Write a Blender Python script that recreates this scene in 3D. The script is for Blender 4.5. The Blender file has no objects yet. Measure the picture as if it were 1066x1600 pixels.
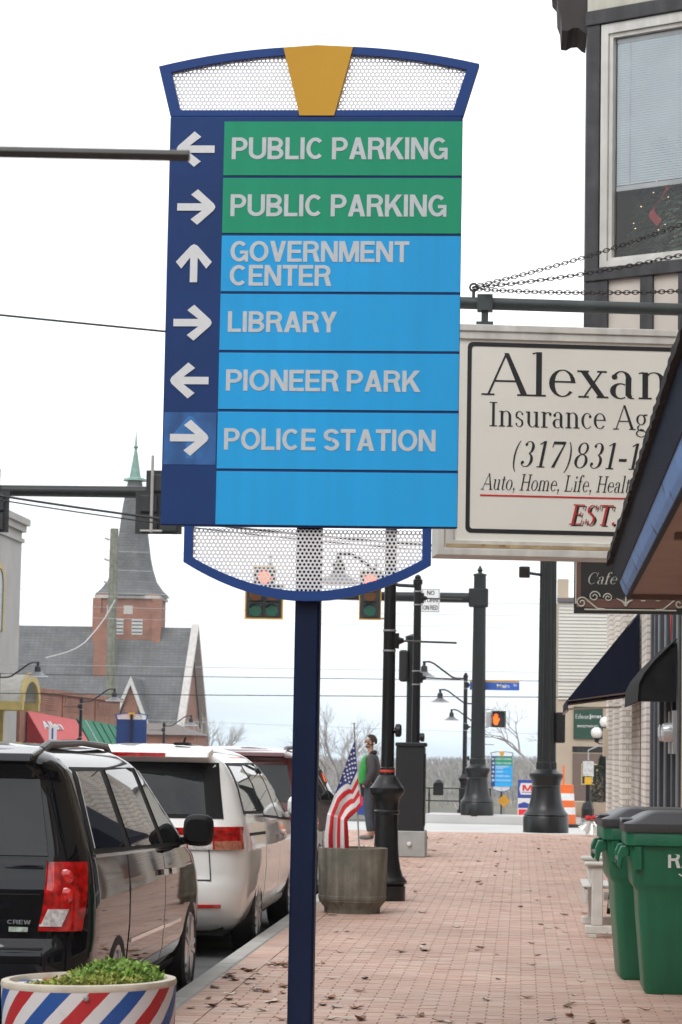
import bpy, bmesh, math, random
from mathutils import Vector, Matrix
random.seed(11)
sc = bpy.context.scene
col = sc.collection
R = math.radians

# ------------------------------------------------------------------ camera
cam_d = bpy.data.cameras.new('camera')
cam = bpy.data.objects.new('camera', cam_d); col.objects.link(cam); sc.camera = cam
_r = Vector((0.9972588, 0.0717900, 0.0179186)); _u = Vector((-0.0110124, -0.0954654, 0.9953718)); _f = Vector((-0.0731684, 0.9928406, 0.0944132))
cam.matrix_world = Matrix(((_r.x, _u.x, -_f.x, 0), (_r.y, _u.y, -_f.y, 0), (_r.z, _u.z, -_f.z, 1.55), (0, 0, 0, 1)))
cam_d.sensor_fit = 'VERTICAL'; cam_d.sensor_height = 22.3; cam_d.sensor_width = 14.9; cam_d.lens = 54.36
cam_d.clip_start = 0.1; cam_d.clip_end = 3000
cam_d.dof.use_dof = True; cam_d.dof.focus_distance = 13.2; cam_d.dof.aperture_fstop = 8.0

# ------------------------------------------------------------------ world: bright overcast with thin gaps
SUN_EL, SUN_AZ = 48.0, 205.0          # azimuth: direction the light comes FROM, clockwise from +Y
w = bpy.data.worlds.new('World'); sc.world = w; w.use_nodes = True
nt = w.node_tree; nt.nodes.clear(); N = nt.nodes.new; L = nt.links.new
out = N('ShaderNodeOutputWorld'); mx = N('ShaderNodeMixShader'); b1 = N('ShaderNodeBackground'); b2 = N('ShaderNodeBackground')
sky = N('ShaderNodeTexSky'); sky.sky_type = 'NISHITA'; sky.sun_disc = False
sky.sun_elevation = R(SUN_EL); sky.sun_rotation = R(SUN_AZ)
L(sky.outputs[0], b1.inputs[0]); b1.inputs[1].default_value = 0.12
tc = N('ShaderNodeTexCoord'); mp = N('ShaderNodeMapping'); mp.inputs['Scale'].default_value = (3.0, 3.0, 16.0)
L(tc.outputs['Generated'], mp.inputs['Vector'])
nz = N('ShaderNodeTexNoise'); nz.inputs['Scale'].default_value = 1.6; nz.inputs['Detail'].default_value = 6; nz.inputs['Roughness'].default_value = .55
L(mp.outputs[0], nz.inputs['Vector'])
cr = N('ShaderNodeValToRGB'); cr.color_ramp.elements[0].position = .30; cr.color_ramp.elements[0].color = (.52, .52, .52, 1)
cr.color_ramp.elements[1].position = .56; cr.color_ramp.elements[1].color = (.99, .99, .99, 1)
L(nz.outputs['Fac'], cr.inputs[0])
b2.inputs[1].default_value = 1.15
sz = N('ShaderNodeSeparateXYZ'); L(tc.outputs['Generated'], sz.inputs[0])
ma = N('ShaderNodeMath'); ma.operation = 'MULTIPLY_ADD'; L(nz.outputs['Fac'], ma.inputs[0]); ma.inputs[1].default_value = .09; L(sz.outputs[2], ma.inputs[2])
hz = N('ShaderNodeValToRGB'); he = hz.color_ramp.elements; he[0].position = .035; he[0].color = (.47, .585, .68, 1); he[1].position = .135; he[1].color = (.985, .99, 1, 1)
x_ = he.new(.065); x_.color = (.63, .715, .785, 1); x_ = he.new(.10); x_.color = (.84, .875, .905, 1)
L(ma.outputs[0], hz.inputs[0]); L(hz.outputs[0], b2.inputs[0])
L(cr.outputs[0], mx.inputs[0]); L(b1.outputs[0], mx.inputs[1]); L(b2.outputs[0], mx.inputs[2]); L(mx.outputs[0], out.inputs[0])

# ------------------------------------------------------------------ sun behind thick cloud
sl = bpy.data.lights.new('sun', 'SUN'); sl.energy = 0.9; sl.angle = R(28); sl.color = (1, .97, .93)
so = bpy.data.objects.new('sun', sl); col.objects.link(so)
az, el = R(SUN_AZ), R(SUN_EL)
so.rotation_euler = Vector((-math.sin(az)*math.cos(el), -math.cos(az)*math.cos(el), -math.sin(el))).to_track_quat('-Z', 'Y').to_euler()
so.location = (0, 0, 60)

sc.view_settings.view_transform = 'Standard'; sc.view_settings.look = 'None'
sc.view_settings.gamma = 1; sc.view_settings.exposure = 0.52; sc.view_settings.use_curve_mapping = False
sc.render.engine = 'CYCLES'; sc.cycles.use_denoising = True; sc.cycles.max_bounces = 8; sc.cycles.transparent_max_bounces = 8

# ------------------------------------------------------------------ materials
MATS = {}
def M(name, c, rough=.6, metal=0, var=.12, scale=4, bump=0, bscale=40, coat=0, spec=.5, rand=0, island=False, streak=0, dirt=None, emit=0, trans=0):
    """procedural principled material: noise-varied colour, optional fine bump, per-object / per-island tint, vertical streaks, stains"""
    if name in MATS: return MATS[name]
    m = bpy.data.materials.new(name); m.use_nodes = True; nt = m.node_tree; p = nt.nodes['Principled BSDF']
    N = nt.nodes.new; L = nt.links.new
    p.inputs['Roughness'].default_value = rough; p.inputs['Metallic'].default_value = metal
    p.inputs['Specular IOR Level'].default_value = spec; p.inputs['Coat Weight'].default_value = coat; p.inputs['Coat Roughness'].default_value = .03
    tc = N('ShaderNodeTexCoord')
    nz = N('ShaderNodeTexNoise'); nz.inputs['Scale'].default_value = scale; nz.inputs['Detail'].default_value = 5
    L(tc.outputs['Object'], nz.inputs['Vector'])
    mr = N('ShaderNodeMapRange'); mr.inputs[1].default_value = .3; mr.inputs[2].default_value = .7
    mr.inputs[3].default_value = 1-var; mr.inputs[4].default_value = 1+var
    L(nz.outputs['Fac'], mr.inputs[0])
    hs = N('ShaderNodeHueSaturation'); hs.inputs['Color'].default_value = (*c, 1)
    val = mr.outputs[0]
    if rand or island:
        src = N('ShaderNodeNewGeometry').outputs['Random Per Island'] if island else N('ShaderNodeObjectInfo').outputs['Random']
        r2 = N('ShaderNodeMapRange'); r2.inputs[3].default_value = 1-rand; r2.inputs[4].default_value = 1+rand; L(src, r2.inputs[0])
        mu = N('ShaderNodeMath'); mu.operation = 'MULTIPLY'; L(val, mu.inputs[0]); L(r2.outputs[0], mu.inputs[1]); val = mu.outputs[0]
    if streak:
        mp = N('ShaderNodeMapping'); mp.inputs['Scale'].default_value = (14, 14, .7); L(tc.outputs['Object'], mp.inputs[0])
        n3 = N('ShaderNodeTexNoise'); n3.inputs['Scale'].default_value = 1; n3.inputs['Detail'].default_value = 4; L(mp.outputs[0], n3.inputs['Vector'])
        r3 = N('ShaderNodeMapRange'); r3.inputs[1].default_value = .35; r3.inputs[2].default_value = .65; r3.inputs[3].default_value = 1-streak; r3.inputs[4].default_value = 1+streak*.4
        L(n3.outputs['Fac'], r3.inputs[0])
        mu = N('ShaderNodeMath'); mu.operation = 'MULTIPLY'; L(val, mu.inputs[0]); L(r3.outputs[0], mu.inputs[1]); val = mu.outputs[0]
    L(val, hs.inputs['Value'])
    colr = hs.outputs[0]
    if dirt:   # (colour, noise scale, threshold)
        n4 = N('ShaderNodeTexNoise'); n4.inputs['Scale'].default_value = dirt[1]; n4.inputs['Detail'].default_value = 8; n4.inputs['Roughness'].default_value = .65
        L(tc.outputs['Object'], n4.inputs['Vector'])
        r4 = N('ShaderNodeMapRange'); r4.inputs[1].default_value = dirt[2]; r4.inputs[2].default_value = dirt[2]+(dirt[3] if len(dirt) > 3 else .06); L(n4.outputs['Fac'], r4.inputs[0])
        mi = N('ShaderNodeMix'); mi.data_type = 'RGBA'; L(r4.outputs[0], mi.inputs[0]); L(colr, mi.inputs[6]); mi.inputs[7].default_value = (*dirt[0], 1); colr = mi.outputs[2]
    L(colr, p.inputs['Base Color'])
    if emit: L(colr, p.inputs['Emission Color']); p.inputs['Emission Strength'].default_value = emit
    if trans: p.inputs['Transmission Weight'].default_value = trans
    if bump:
        nb = N('ShaderNodeTexNoise'); nb.inputs['Scale'].default_value = bscale; nb.inputs['Detail'].default_value = 4; L(tc.outputs['Object'], nb.inputs['Vector'])
        bp = N('ShaderNodeBump'); bp.inputs['Strength'].default_value = bump; bp.inputs['Distance'].default_value = .01
        L(nb.outputs['Fac'], bp.inputs['Height']); L(bp.outputs[0], p.inputs['Normal'])
    MATS[name] = m; return m

def brick_mat(name, c1, c2, mortar, scale=1, rot=None, bw=.22, bh=.075, mort=.01):
    if name in MATS: return MATS[name]
    m = bpy.data.materials.new(name); m.use_nodes = True; nt = m.node_tree; p = nt.nodes['Principled BSDF']; N = nt.nodes.new; L = nt.links.new
    p.inputs['Roughness'].default_value = .85
    tc = N('ShaderNodeTexCoord'); sx = N('ShaderNodeSeparateXYZ'); L(tc.outputs['Object'], sx.inputs[0])
    ad = N('ShaderNodeMath'); ad.operation = 'ADD'; L(sx.outputs[0], ad.inputs[0]); L(sx.outputs[1], ad.inputs[1])
    cb = N('ShaderNodeCombineXYZ'); L(ad.outputs[0], cb.inputs[0]); L(sx.outputs[2], cb.inputs[1])
    bt = N('ShaderNodeTexBrick'); L(cb.outputs[0], bt.inputs['Vector'])
    bt.inputs['Color1'].default_value = (*c1, 1); bt.inputs['Color2'].default_value = (*c2, 1); bt.inputs['Mortar'].default_value = (*mortar, 1)
    bt.inputs['Scale'].default_value = scale; bt.inputs['Brick Width'].default_value = bw; bt.inputs['Row Height'].default_value = bh; bt.inputs['Mortar Size'].default_value = mort
    nz = N('ShaderNodeTexNoise'); nz.inputs['Scale'].default_value = .9; nz.inputs['Detail'].default_value = 6; L(tc.outputs['Object'], nz.inputs['Vector'])
    mr = N('ShaderNodeMapRange'); mr.inputs[1].default_value = .3; mr.inputs[2].default_value = .7; mr.inputs[3].default_value = .75; mr.inputs[4].default_value = 1.15; L(nz.outputs['Fac'], mr.inputs[0])
    hs = N('ShaderNodeHueSaturation'); L(bt.outputs['Color'], hs.inputs['Color']); L(mr.outputs[0], hs.inputs['Value']); L(hs.outputs[0], p.inputs['Base Color'])
    bp = N('ShaderNodeBump'); bp.inputs['Strength'].default_value = .6; bp.inputs['Distance'].default_value = .012; bp.invert = True
    L(bt.outputs['Fac'], bp.inputs['Height']); L(bp.outputs[0], p.inputs['Normal'])
    MATS[name] = m; return m

# ------------------------------------------------------------------ mesh builder
class MB:
    def __init__(s): s.v = []; s.f = []; s.mi = []
    def add(s, vs, fs, mi=0):
        o = len(s.v); s.v += [tuple(v) for v in vs]; s.f += [tuple(i+o for i in f) for f in fs]; s.mi += [mi]*len(fs); return s
    def box(s, x0, x1, y0, y1, z0, z1, mi=0):
        return s.add([(x0,y0,z0),(x1,y0,z0),(x1,y1,z0),(x0,y1,z0),(x0,y0,z1),(x1,y0,z1),(x1,y1,z1),(x0,y1,z1)],
                     [(3,2,1,0),(4,5,6,7),(0,1,5,4),(1,2,6,5),(2,3,7,6),(3,0,4,7)], mi)
    def cbox(s, x0, x1, y0, y1, z0, z1, c=.01, mi=0):
        """box with chamfered vertical and top edges"""
        def loop(z, k=1.0):
            cx, cy = (x0+x1)/2, (y0+y1)/2; kx = 1-(1-k)*c*2/(x1-x0); ky = 1-(1-k)*c*2/(y1-y0)
            P = [(x0,y0+c),(x0+c,y0),(x1-c,y0),(x1,y0+c),(x1,y1-c),(x1-c,y1),(x0+c,y1),(x0,y1-c)]
            return [(cx+(x-cx)*kx, cy+(y-cy)*ky, z) for x, y in P]
        return s.loft([loop(z0, 0), loop(z0+c), loop(z1-c), loop(z1, 0)], mi=mi)
    def loft(s, loops, cap0=True, cap1=True, closed=True, mi=0):
        n = len(loops[0]); vs = [p for l in loops for p in l]; fs = []
        for i in range(len(loops)-1):
            for j in range(n if closed else n-1):
                k = (j+1) % n; fs.append((i*n+j, i*n+k, (i+1)*n+k, (i+1)*n+j))
        if cap0: fs.append(tuple(reversed(range(n))))
        if cap1: fs.append(tuple(range((len(loops)-1)*n, len(loops)*n)))
        return s.add(vs, fs, mi)
    def lathe(s, prof, n=24, c=(0,0), mi=0, flute=0, cap=True):
        ls = []
        for r, z in prof:
            ls.append([(c[0]+(r*(1-flute*(j % 2)))*math.cos(2*math.pi*j/n), c[1]+(r*(1-flute*(j % 2)))*math.sin(2*math.pi*j/n), z) for j in range(n)])
        return s.loft(ls, cap, cap, mi=mi)
    def tube(s, pts, r, n=8, mi=0):
        pts = [Vector(p) for p in pts]; rs = r if isinstance(r, (list, tuple)) else [r]*len(pts); ls = []; up = None
        for i, p in enumerate(pts):
            t = (pts[min(i+1, len(pts)-1)]-pts[max(i-1, 0)]).normalized()
            if up is None: up = Vector((0,0,1)) if abs(t.z) < .9 else Vector((1,0,0))
            a = t.cross(up).normalized(); b = a.cross(t).normalized(); up = b
            ls.append([tuple(p+(a*math.cos(2*math.pi*j/n)+b*math.sin(2*math.pi*j/n))*rs[i]) for j in range(n)])
        return s.loft(ls, mi=mi)
    def prism(s, poly, a, b, axis='y', mi=0):
        """2-D polygon extruded along an axis: 'y' -> poly in XZ, 'x' -> poly in YZ, 'z' -> poly in XY"""
        def pt(p, t): return (p[0], t, p[1]) if axis == 'y' else (t, p[0], p[1]) if axis == 'x' else (p[0], p[1], t)
        return s.loft([[pt(p, a) for p in poly], [pt(p, b) for p in poly]], mi=mi)
    def bar(s, p, q, wx, wz, mi=0):
        p, q = Vector(p), Vector(q); t = (q-p).normalized(); u = Vector((0,0,1)) if abs(t.z) < .9 else Vector((0,1,0))
        a = t.cross(u).normalized()*wx/2; b = t.cross(a).normalized()*wz/2
        return s.loft([[tuple(e+a+b), tuple(e-a+b), tuple(e-a-b), tuple(e+a-b)] for e in (p, q)], mi=mi)
    def grid(s, fn, nu, nv, mi=None):
        vs = [tuple(fn(i/nu, j/nv)) for i in range(nu+1) for j in range(nv+1)]; o = len(s.v); s.v += vs
        for i in range(nu):
            for j in range(nv):
                a = o+i*(nv+1)+j; s.f.append((a, a+nv+1, a+nv+2, a+1)); s.mi.append(mi(i/nu, j/nv) if mi else 0)
        return s
    def sphere(s, c, r, n=12, mi=0, sz=1.0):
        k = n//2; ls = []
        for i in range(1, k):
            a = math.pi*i/k; ls.append([(c[0]+r*math.sin(a)*math.cos(2*math.pi*j/n), c[1]+r*math.sin(a)*math.sin(2*math.pi*j/n), c[2]-r*sz*math.cos(a)) for j in range(n)])
        return s.loft(ls, mi=mi)
    def build(s, name, mat, parent=None, loc=(0,0,0), rz=0, smooth=False, bevel=0, fix=True):
        me = bpy.data.meshes.new(name); me.from_pydata(s.v, [], s.f)
        mats = mat if isinstance(mat, (list, tuple)) else [mat]
        for m in mats: me.materials.append(m)
        if len(mats) > 1: me.polygons.foreach_set('material_index', s.mi)
        if fix:
            bm = bmesh.new(); bm.from_mesh(me); bmesh.ops.recalc_face_normals(bm, faces=bm.faces); bm.to_mesh(me); bm.free()
        if smooth:
            me.shade_smooth(); me.set_sharp_from_angle(angle=R(38))
        o = bpy.data.objects.new(name, me); col.objects.link(o); o.location = loc; o.rotation_euler = (0, 0, rz)
        if parent: o.parent = parent
        if bevel:
            b = o.modifiers.new('edge', 'BEVEL'); b.width = bevel; b.segments = 2; b.limit_method = 'ANGLE'
        return o

def tag(o, label, cat, group=None):
    o['label'] = label; o['category'] = cat
    if group: o['group'] = group
    return o
def thing(name, label, cat, loc=(0,0,0), rz=0, group=None):
    o = bpy.data.objects.new(name, None); col.objects.link(o); o.location = loc; o.rotation_euler = (0,0,rz); o.empty_display_size = .2
    return tag(o, label, cat, group)
def struct(o): o['kind'] = 'structure'; return o
def stuff(o): o['kind'] = 'stuff'; return o
def copy_tree(o, parent=None, loc=None, rz=None, scale=None, label=None):
    c = o.copy(); col.objects.link(c); c.parent = parent
    if loc is not None: c.location = loc
    if rz is not None: c.rotation_euler = (0, 0, rz)
    if scale: c.scale = scale if isinstance(scale, (tuple, list)) else (scale,)*3
    if label: c['label'] = label
    for ch in list(o.children): copy_tree(ch, c)
    return c

# ------------------------------------------------------------------ lettering
def text(body, name, mat, parent, x0, z0, wid, hgt, y, bold=0, depth=.0015, sp=1.0):
    """sans lettering on a plane facing -Y, fitted into a box"""
    cu = bpy.data.curves.new(name, 'FONT'); cu.body = body; cu.size = 1; cu.offset = bold; cu.space_character = sp; cu.resolution_u = 4
    t = bpy.data.objects.new('t', cu); col.objects.link(t)
    me = bpy.data.meshes.new_from_object(t); bpy.data.objects.remove(t); bpy.data.curves.remove(cu)
    xs = [v.co.x for v in me.vertices]; ys = [v.co.y for v in me.vertices]; ax, bx, ay, by = min(xs), max(xs), min(ys), max(ys)
    bm = bmesh.new(); bm.from_mesh(me); bmesh.ops.remove_doubles(bm, verts=bm.verts, dist=1e-5)
    for v in bm.verts: v.co = ((v.co.x-ax)/(bx-ax)*wid, 0, (v.co.y-ay)/(by-ay)*hgt)
    r = bmesh.ops.extrude_face_region(bm, geom=list(bm.faces))
    for e in r['geom']:
        if isinstance(e, bmesh.types.BMVert): e.co.y -= depth
    bmesh.ops.recalc_face_normals(bm, faces=bm.faces); bm.to_mesh(me); bm.free()
    me.materials.clear(); me.materials.append(mat); me.name = name
    o = bpy.data.objects.new(name, me); col.objects.link(o); o.location = (x0, y, z0)
    if parent: o.parent = parent
    return o

TH, TN = .088, .026   # thick and thin strokes of the serif face
def _st(x0, y0, x1, y1, w0, w1=None):
    w1 = w0 if w1 is None else w1
    if abs(y1-y0) >= abs(x1-x0)*.35: return [(x0-w0/2, y0), (x0+w0/2, y0), (x1+w1/2, y1), (x1-w1/2, y1)]
    return [(x0, y0-w0/2), (x1, y1-w1/2), (x1, y1+w1/2), (x0, y0+w0/2)]
def _arc(cx, cy, rx, ry, a0, a1, lt=TH, rt=TH, thin=TN, n=18):
    res = []; P = []
    for i in range(n+1):
        a = R(a0+(a1-a0)*i/n); c = math.cos(a); w = thin+((rt if c > 0 else lt)-thin)*abs(c)**1.4
        P.append(((cx+(rx+w/2)*c, cy+(ry+w/2*.6)*math.sin(a)), (cx+(rx-w/2)*c, cy+(ry-w/2*.6)*math.sin(a))))
    for i in range(n): res.append([P[i][0], P[i+1][0], P[i+1][1], P[i][1]])
    return res
def _dot(cx, cy, r): return [[(cx+r*math.cos(k*math.pi/6), cy+r*math.sin(k*math.pi/6)) for k in range(12)]]
def _sf(x, y, w=.2): return [(x-w/2, y-.014), (x+w/2, y-.014), (x+w/2, y+.014), (x-w/2, y+.014)]
def glyph(ch):
    t, n = TH, TN
    st = lambda *a: [_st(*a)]
    G = {
     'A': (.70, st(.06,0,.34,.71,.034,.03)+st(.62,0,.34,.71,.10,.07)+st(.15,.24,.50,.24,.03)+[_sf(.06,.012,.2),_sf(.62,.012,.22)]),
     'l': (.27, st(.14,0,.14,.74,t)+[_sf(.14,.012,.22)]+[[(.04,.70),(.11,.72),(.11,.74),(.04,.725)]]),
     'e': (.46, st(.07,.255,.40,.255,n)+_arc(.235,.23,.165,.222,2,322,t,.07)),
     'x': (.48, st(.09,.45,.39,0,.10)+st(.38,.45,.10,0,.03)+[_sf(.09,.44,.18),_sf(.38,.44,.15),_sf(.10,.012,.16),_sf(.39,.012,.18)]),
     'a': (.45, st(.31,.05,.31,.33,t)+_arc(.20,.31,.115,.145,0,150,.05,t)+_dot(.095,.36,.045)+_arc(.19,.125,.12,.125,55,305,t,.03)+_arc(.38,.055,.055,.05,180,290,t,.03)),
     'n': (.52, st(.12,0,.12,.45,t)+_arc(.255,.30,.13,.15,170,0,.03,t)+st(.385,0,.385,.31,t)+[_sf(.12,.012,.2),_sf(.385,.012,.2)]+[[(.02,.42),(.09,.435),(.09,.46),(.02,.44)]]),
     'd': (.50, st(.36,0,.36,.74,t)+_arc(.215,.225,.15,.222,40,325,t,.03)+[_sf(.40,.012,.12)]+[[(.26,.70),(.33,.72),(.33,.74),(.26,.725)]]),
     'r': (.38, st(.12,0,.12,.45,t)+_arc(.26,.29,.14,.15,175,55,.03,.03)+_dot(.325,.39,.046)+[_sf(.13,.012,.22)]+[[(.02,.42),(.09,.435),(.09,.46),(.02,.44)]]),
     'I': (.34, st(.17,0,.17,.70,t)+[_sf(.17,.012,.25),_sf(.17,.688,.25)]),
     's': (.38, _arc(.19,.335,.105,.115,25,230,t*.75,n)+st(.105,.29,.27,.18,.075,.075)+_arc(.185,.12,.105,.115,50,-155,n,t*.75)+_dot(.285,.375,.03)+_dot(.085,.08,.03)),
     'u': (.52, st(.12,.15,.12,.45,t)+_arc(.245,.16,.125,.155,180,350,t,.03)+st(.385,0,.385,.45,t)+[_sf(.08,.438,.12),_sf(.345,.438,.12),_sf(.42,.012,.12)]),
     'c': (.42, _arc(.23,.225,.16,.222,55,318,t,.03)+_dot(.325,.35,.045)),
     'g': (.48, _arc(.21,.30,.13,.145,0,360,t*.8,t*.8)+_arc(.22,-.10,.16,.10,0,360,.05,.05)+_arc(.20,.06,.10,.08,110,250,.05,.02)+st(.17,.005,.30,-.01,.06)+st(.30,.43,.42,.44,.04)),
     'y': (.48, st(.10,.45,.27,0,.10)+st(.40,.45,.17,-.2,.03)+[_sf(.10,.44,.18),_sf(.40,.44,.15)]+_dot(.13,-.18,.045)),
     'w': (.70, st(.08,.45,.22,0,.08)+st(.35,.45,.22,0,.03)+st(.35,.45,.48,0,.08)+st(.62,.45,.48,0,.03)+[_sf(.08,.44,.16),_sf(.62,.44,.14)]),
     'h': (.52, st(.12,0,.12,.74,t)+_arc(.255,.30,.13,.15,170,0,.03,t)+st(.385,0,.385,.31,t)+[_sf(.12,.012,.2),_sf(.385,.012,.2)]),
     't': (.32, st(.15,.08,.15,.58,t)+st(.04,.44,.28,.44,n)+_arc(.22,.09,.075,.09,180,330,t,n)),
     'o': (.48, _arc(.24,.225,.17,.222,0,360,t,t)),
     'm': (.80, st(.12,0,.12,.45,t)+_arc(.255,.30,.13,.15,170,0,.03,t)+st(.385,0,.385,.31,t)+_arc(.52,.30,.13,.15,170,0,.03,t)+st(.65,0,.65,.31,t)+[_sf(.12,.012,.2),_sf(.385,.012,.18),_sf(.65,.012,.2)]),
     'i': (.27, st(.14,0,.14,.45,t)+_dot(.14,.62,.05)+[_sf(.14,.012,.2)]+[[(.04,.42),(.11,.435),(.11,.46),(.04,.44)]]),
     'f': (.34, st(.14,0,.14,.58,t)+_arc(.25,.58,.11,.14,180,60,t,.03)+_dot(.305,.68,.04)+st(.04,.44,.28,.44,n)+[_sf(.14,.012,.2)]),
     'H': (.72, st(.15,0,.15,.70,t)+st(.57,0,.57,.70,t)+st(.15,.36,.57,.36,.03)+[_sf(.15,.012,.24),_sf(.15,.688,.24),_sf(.57,.012,.24),_sf(.57,.688,.24)]),
     'L': (.58, st(.15,0,.15,.70,t)+st(.12,.016,.50,.016,.032)+st(.49,0,.52,.18,.03)+[_sf(.15,.688,.25),_sf(.13,.012,.2)]),
     'E': (.60, st(.15,0,.15,.70,t)+st(.12,.016,.50,.016,.032)+st(.12,.684,.48,.684,.032)+st(.15,.36,.40,.36,.03)+st(.49,0,.52,.17,.03)+st(.47,.53,.48,.70,.03)+st(.40,.28,.40,.44,.03)+[_sf(.12,.012,.2),_sf(.12,.688,.2)]),
     'S': (.52, _arc(.25,.525,.145,.165,20,225,t,n)+st(.145,.45,.37,.27,.10,.10)+_arc(.25,.18,.145,.17,45,-160,n,t)+st(.40,.52,.40,.70,.03)+st(.09,.01,.09,.19,.03)),
     'T': (.62, st(.31,0,.31,.70,t)+st(.04,.684,.58,.684,.032)+st(.05,.53,.04,.70,.03)+st(.57,.53,.58,.70,.03)+[_sf(.31,.012,.25)]),
     'C': (.64, _arc(.34,.35,.25,.345,48,315,t,.03)+st(.54,.45,.56,.70,.03)),
     '3': (.48, _arc(.21,.52,.13,.16,140,-70,.03,t)+_arc(.20,.19,.16,.18,75,-150,.03,t)+_dot(.10,.12,.045)+_dot(.12,.60,.04)),
     '1': (.40, st(.20,0,.20,.70,t)+[_sf(.20,.012,.24)]+[[(.06,.60),(.18,.66),(.18,.70),(.06,.63)]]),
     '7': (.48, st(.07,.66,.43,.66,.075)+st(.43,.68,.18,0,.04,.10)+st(.06,.54,.08,.69,.03)),
     '8': (.48, _arc(.235,.53,.13,.15,0,360,t*.8,t*.8)+_arc(.235,.19,.16,.18,0,360,t,t)),
     '6': (.48, _arc(.24,.21,.165,.20,0,360,t,t)+_arc(.40,.27,.325,.42,180,95,t,.03)),
     '0': (.48, _arc(.24,.345,.165,.34,0,360,t,t)),
     '(': (.30, _arc(.30,.28,.18,.45,115,245,.05,.05)), ')': (.30, _arc(.0,.28,.18,.45,-65,65,.05,.05)),
     '-': (.32, st(.04,.24,.28,.24,.075)), '.': (.22, _dot(.11,.05,.055)),
     ',': (.22, _dot(.11,.05,.052)+[[(.12,.0),(.165,.04),(.10,-.12),(.08,-.11)]]), ' ': (.26, []),
    }
    return G[ch]
def serif(body, name, mat, parent, x0, z0, size, y, sx=1.0, shear=0, depth=.0016, track=0, per=None):
    """serif lettering built stroke by stroke on a plane facing -Y; size = height of the em"""
    mb = MB(); x = 0; k = 0
    for ch in body:
        adv, polys = glyph(ch)
        for pl in polys:
            d = depth+.00007*(k % 12); k += 1
            q = [((x+px*sx+shear*py)*size, py*size) for px, py in pl]
            mb.add([(a, -d, b) for a, b in q]+[(a, 0, b) for a, b in q], [tuple(range(len(q)))]+[(i, (i+1) % len(q), len(q)+(i+1) % len(q), len(q)+i) for i in range(len(q))])
        x += adv*sx+track
    return mb.build(name, mat, parent, (x0, y, z0))

# heavy grotesque capitals, drawn in units of the cap height
SW = .174
def _a2(cx, cy, rx, ry, a0, a1, w=SW, n=20):
    res = []; P = []
    for i in range(n+1):
        a = R(a0+(a1-a0)*i/n); P.append(((cx+(rx+w/2)*math.cos(a), cy+(ry+w/2*.93)*math.sin(a)), (cx+(rx-w/2)*math.cos(a), cy+(ry-w/2*.93)*math.sin(a))))
    return [[P[i][0], P[i+1][0], P[i+1][1], P[i][1]] for i in range(n)]
def _bx(x0, y0, x1, y1): return [[(x0,y0),(x1,y0),(x1,y1),(x0,y1)]]
def _pg(*p): return [list(p)]
def sans_glyph(ch):
    w = SW; h = .158; m = w/2; k = w*1.12
    def D(x0, x1, yb, yt): r_ = (yt-yb)/2-h/2; return _bx(0,yb,x0,yb+h)+_bx(0,yt-h,x0,yt)+_a2(x0,(yb+yt)/2,x1-x0-m,r_,-90,90)
    G = {
     'A': (.74, _pg((0,0),(.20,0),(.46,1),(.27,1))+_pg((.54,0),(.74,0),(.47,1),(.28,1))+_bx(.16,.21,.58,.36)),
     'B': (.70, _bx(0,0,w,1)+D(.36,.68,0,.55)+D(.34,.65,.45,1)),
     'C': (.76, _a2(.385,.5,.385-m,.415,44,316)), 'D': (.73, _bx(0,0,w,1)+D(.30,.73,0,1)),
     'E': (.62, _bx(0,0,w,1)+_bx(w-.01,0,.62,h)+_bx(w-.01,.83,.61,1)+_bx(w-.01,.42,.57,.58)),
     'G': (.77, _a2(.385,.5,.385-m,.415,44,330)+_bx(.41,.38,.77,.53)+_bx(.63,.0,.77,.39)),
     'I': (.19, _bx(0,0,w,1)), 'L': (.58, _bx(0,0,w,1)+_bx(w-.01,0,.57,h)),
     'K': (.74, _bx(0,0,w,1)+_pg((w-.02,.25),(w-.02,.50),(.49,1),(.73,1))+_pg((.27,.50),(.41,.64),(.76,0),(.52,0))),
     'M': (.86, _bx(0,0,w*.95,1)+_bx(.86-w*.95,0,.86,1)+_pg((.0,1),(.24,1),(.50,.0),(.355,.0))+_pg((.86,1),(.62,1),(.36,.0),(.505,.0))),
     'N': (.72, _bx(0,0,w,1)+_bx(.72-w,0,.72,1)+_pg((0,1),(.20,1),(.72,0),(.52,0))),
     'O': (.82, _a2(.41,.5,.41-m,.415,0,360,n=36)),
     'P': (.67, _bx(0,0,w,1)+D(.35,.67,.38,1)),
     'R': (.71, _bx(0,0,w,1)+D(.37,.68,.43,1)+_pg((.40,.45),(.58,.50),(.72,0),(.51,0))),
     'S': (.67, _a2(.335,.715,.335-m,.205,20,200)+_a2(.335,.715,.335-m,.205,200,262)+_pg((.30,.43),(.38,.60),(.33,.60),(.22,.47))+_a2(.335,.285,.335-m,.205,82,-160)),
     'T': (.64, _bx(.32-m,0,.32+m,1)+_bx(0,.83,.64,1)), 'U': (.74, _bx(0,.33,w,1)+_bx(.74-w,.33,.74,1)+_a2(.37,.34,.37-m,.255,180,360)),
     'V': (.70, _pg((.25,0),(.44,0),(.20,1),(0,1))+_pg((.26,0),(.45,0),(.70,1),(.50,1))), 'Y': (.70, _bx(.35-m,0,.35+m,.45)+_pg((.26,.40),(.44,.40),(.21,1),(0,1))+_pg((.26,.40),(.44,.40),(.70,1),(.49,1))),
     'W': (.98, _pg((.18,0),(.36,0),(.19,1),(0,1))+_pg((.19,0),(.36,0),(.58,1),(.42,1))+_pg((.62,0),(.79,0),(.56,1),(.40,1))+_pg((.62,0),(.80,0),(.98,1),(.79,1))),
     "'": (.17, _bx(.0,.68,.16,1)), ' ': (.21, []),
    }
    return G[ch]
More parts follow.
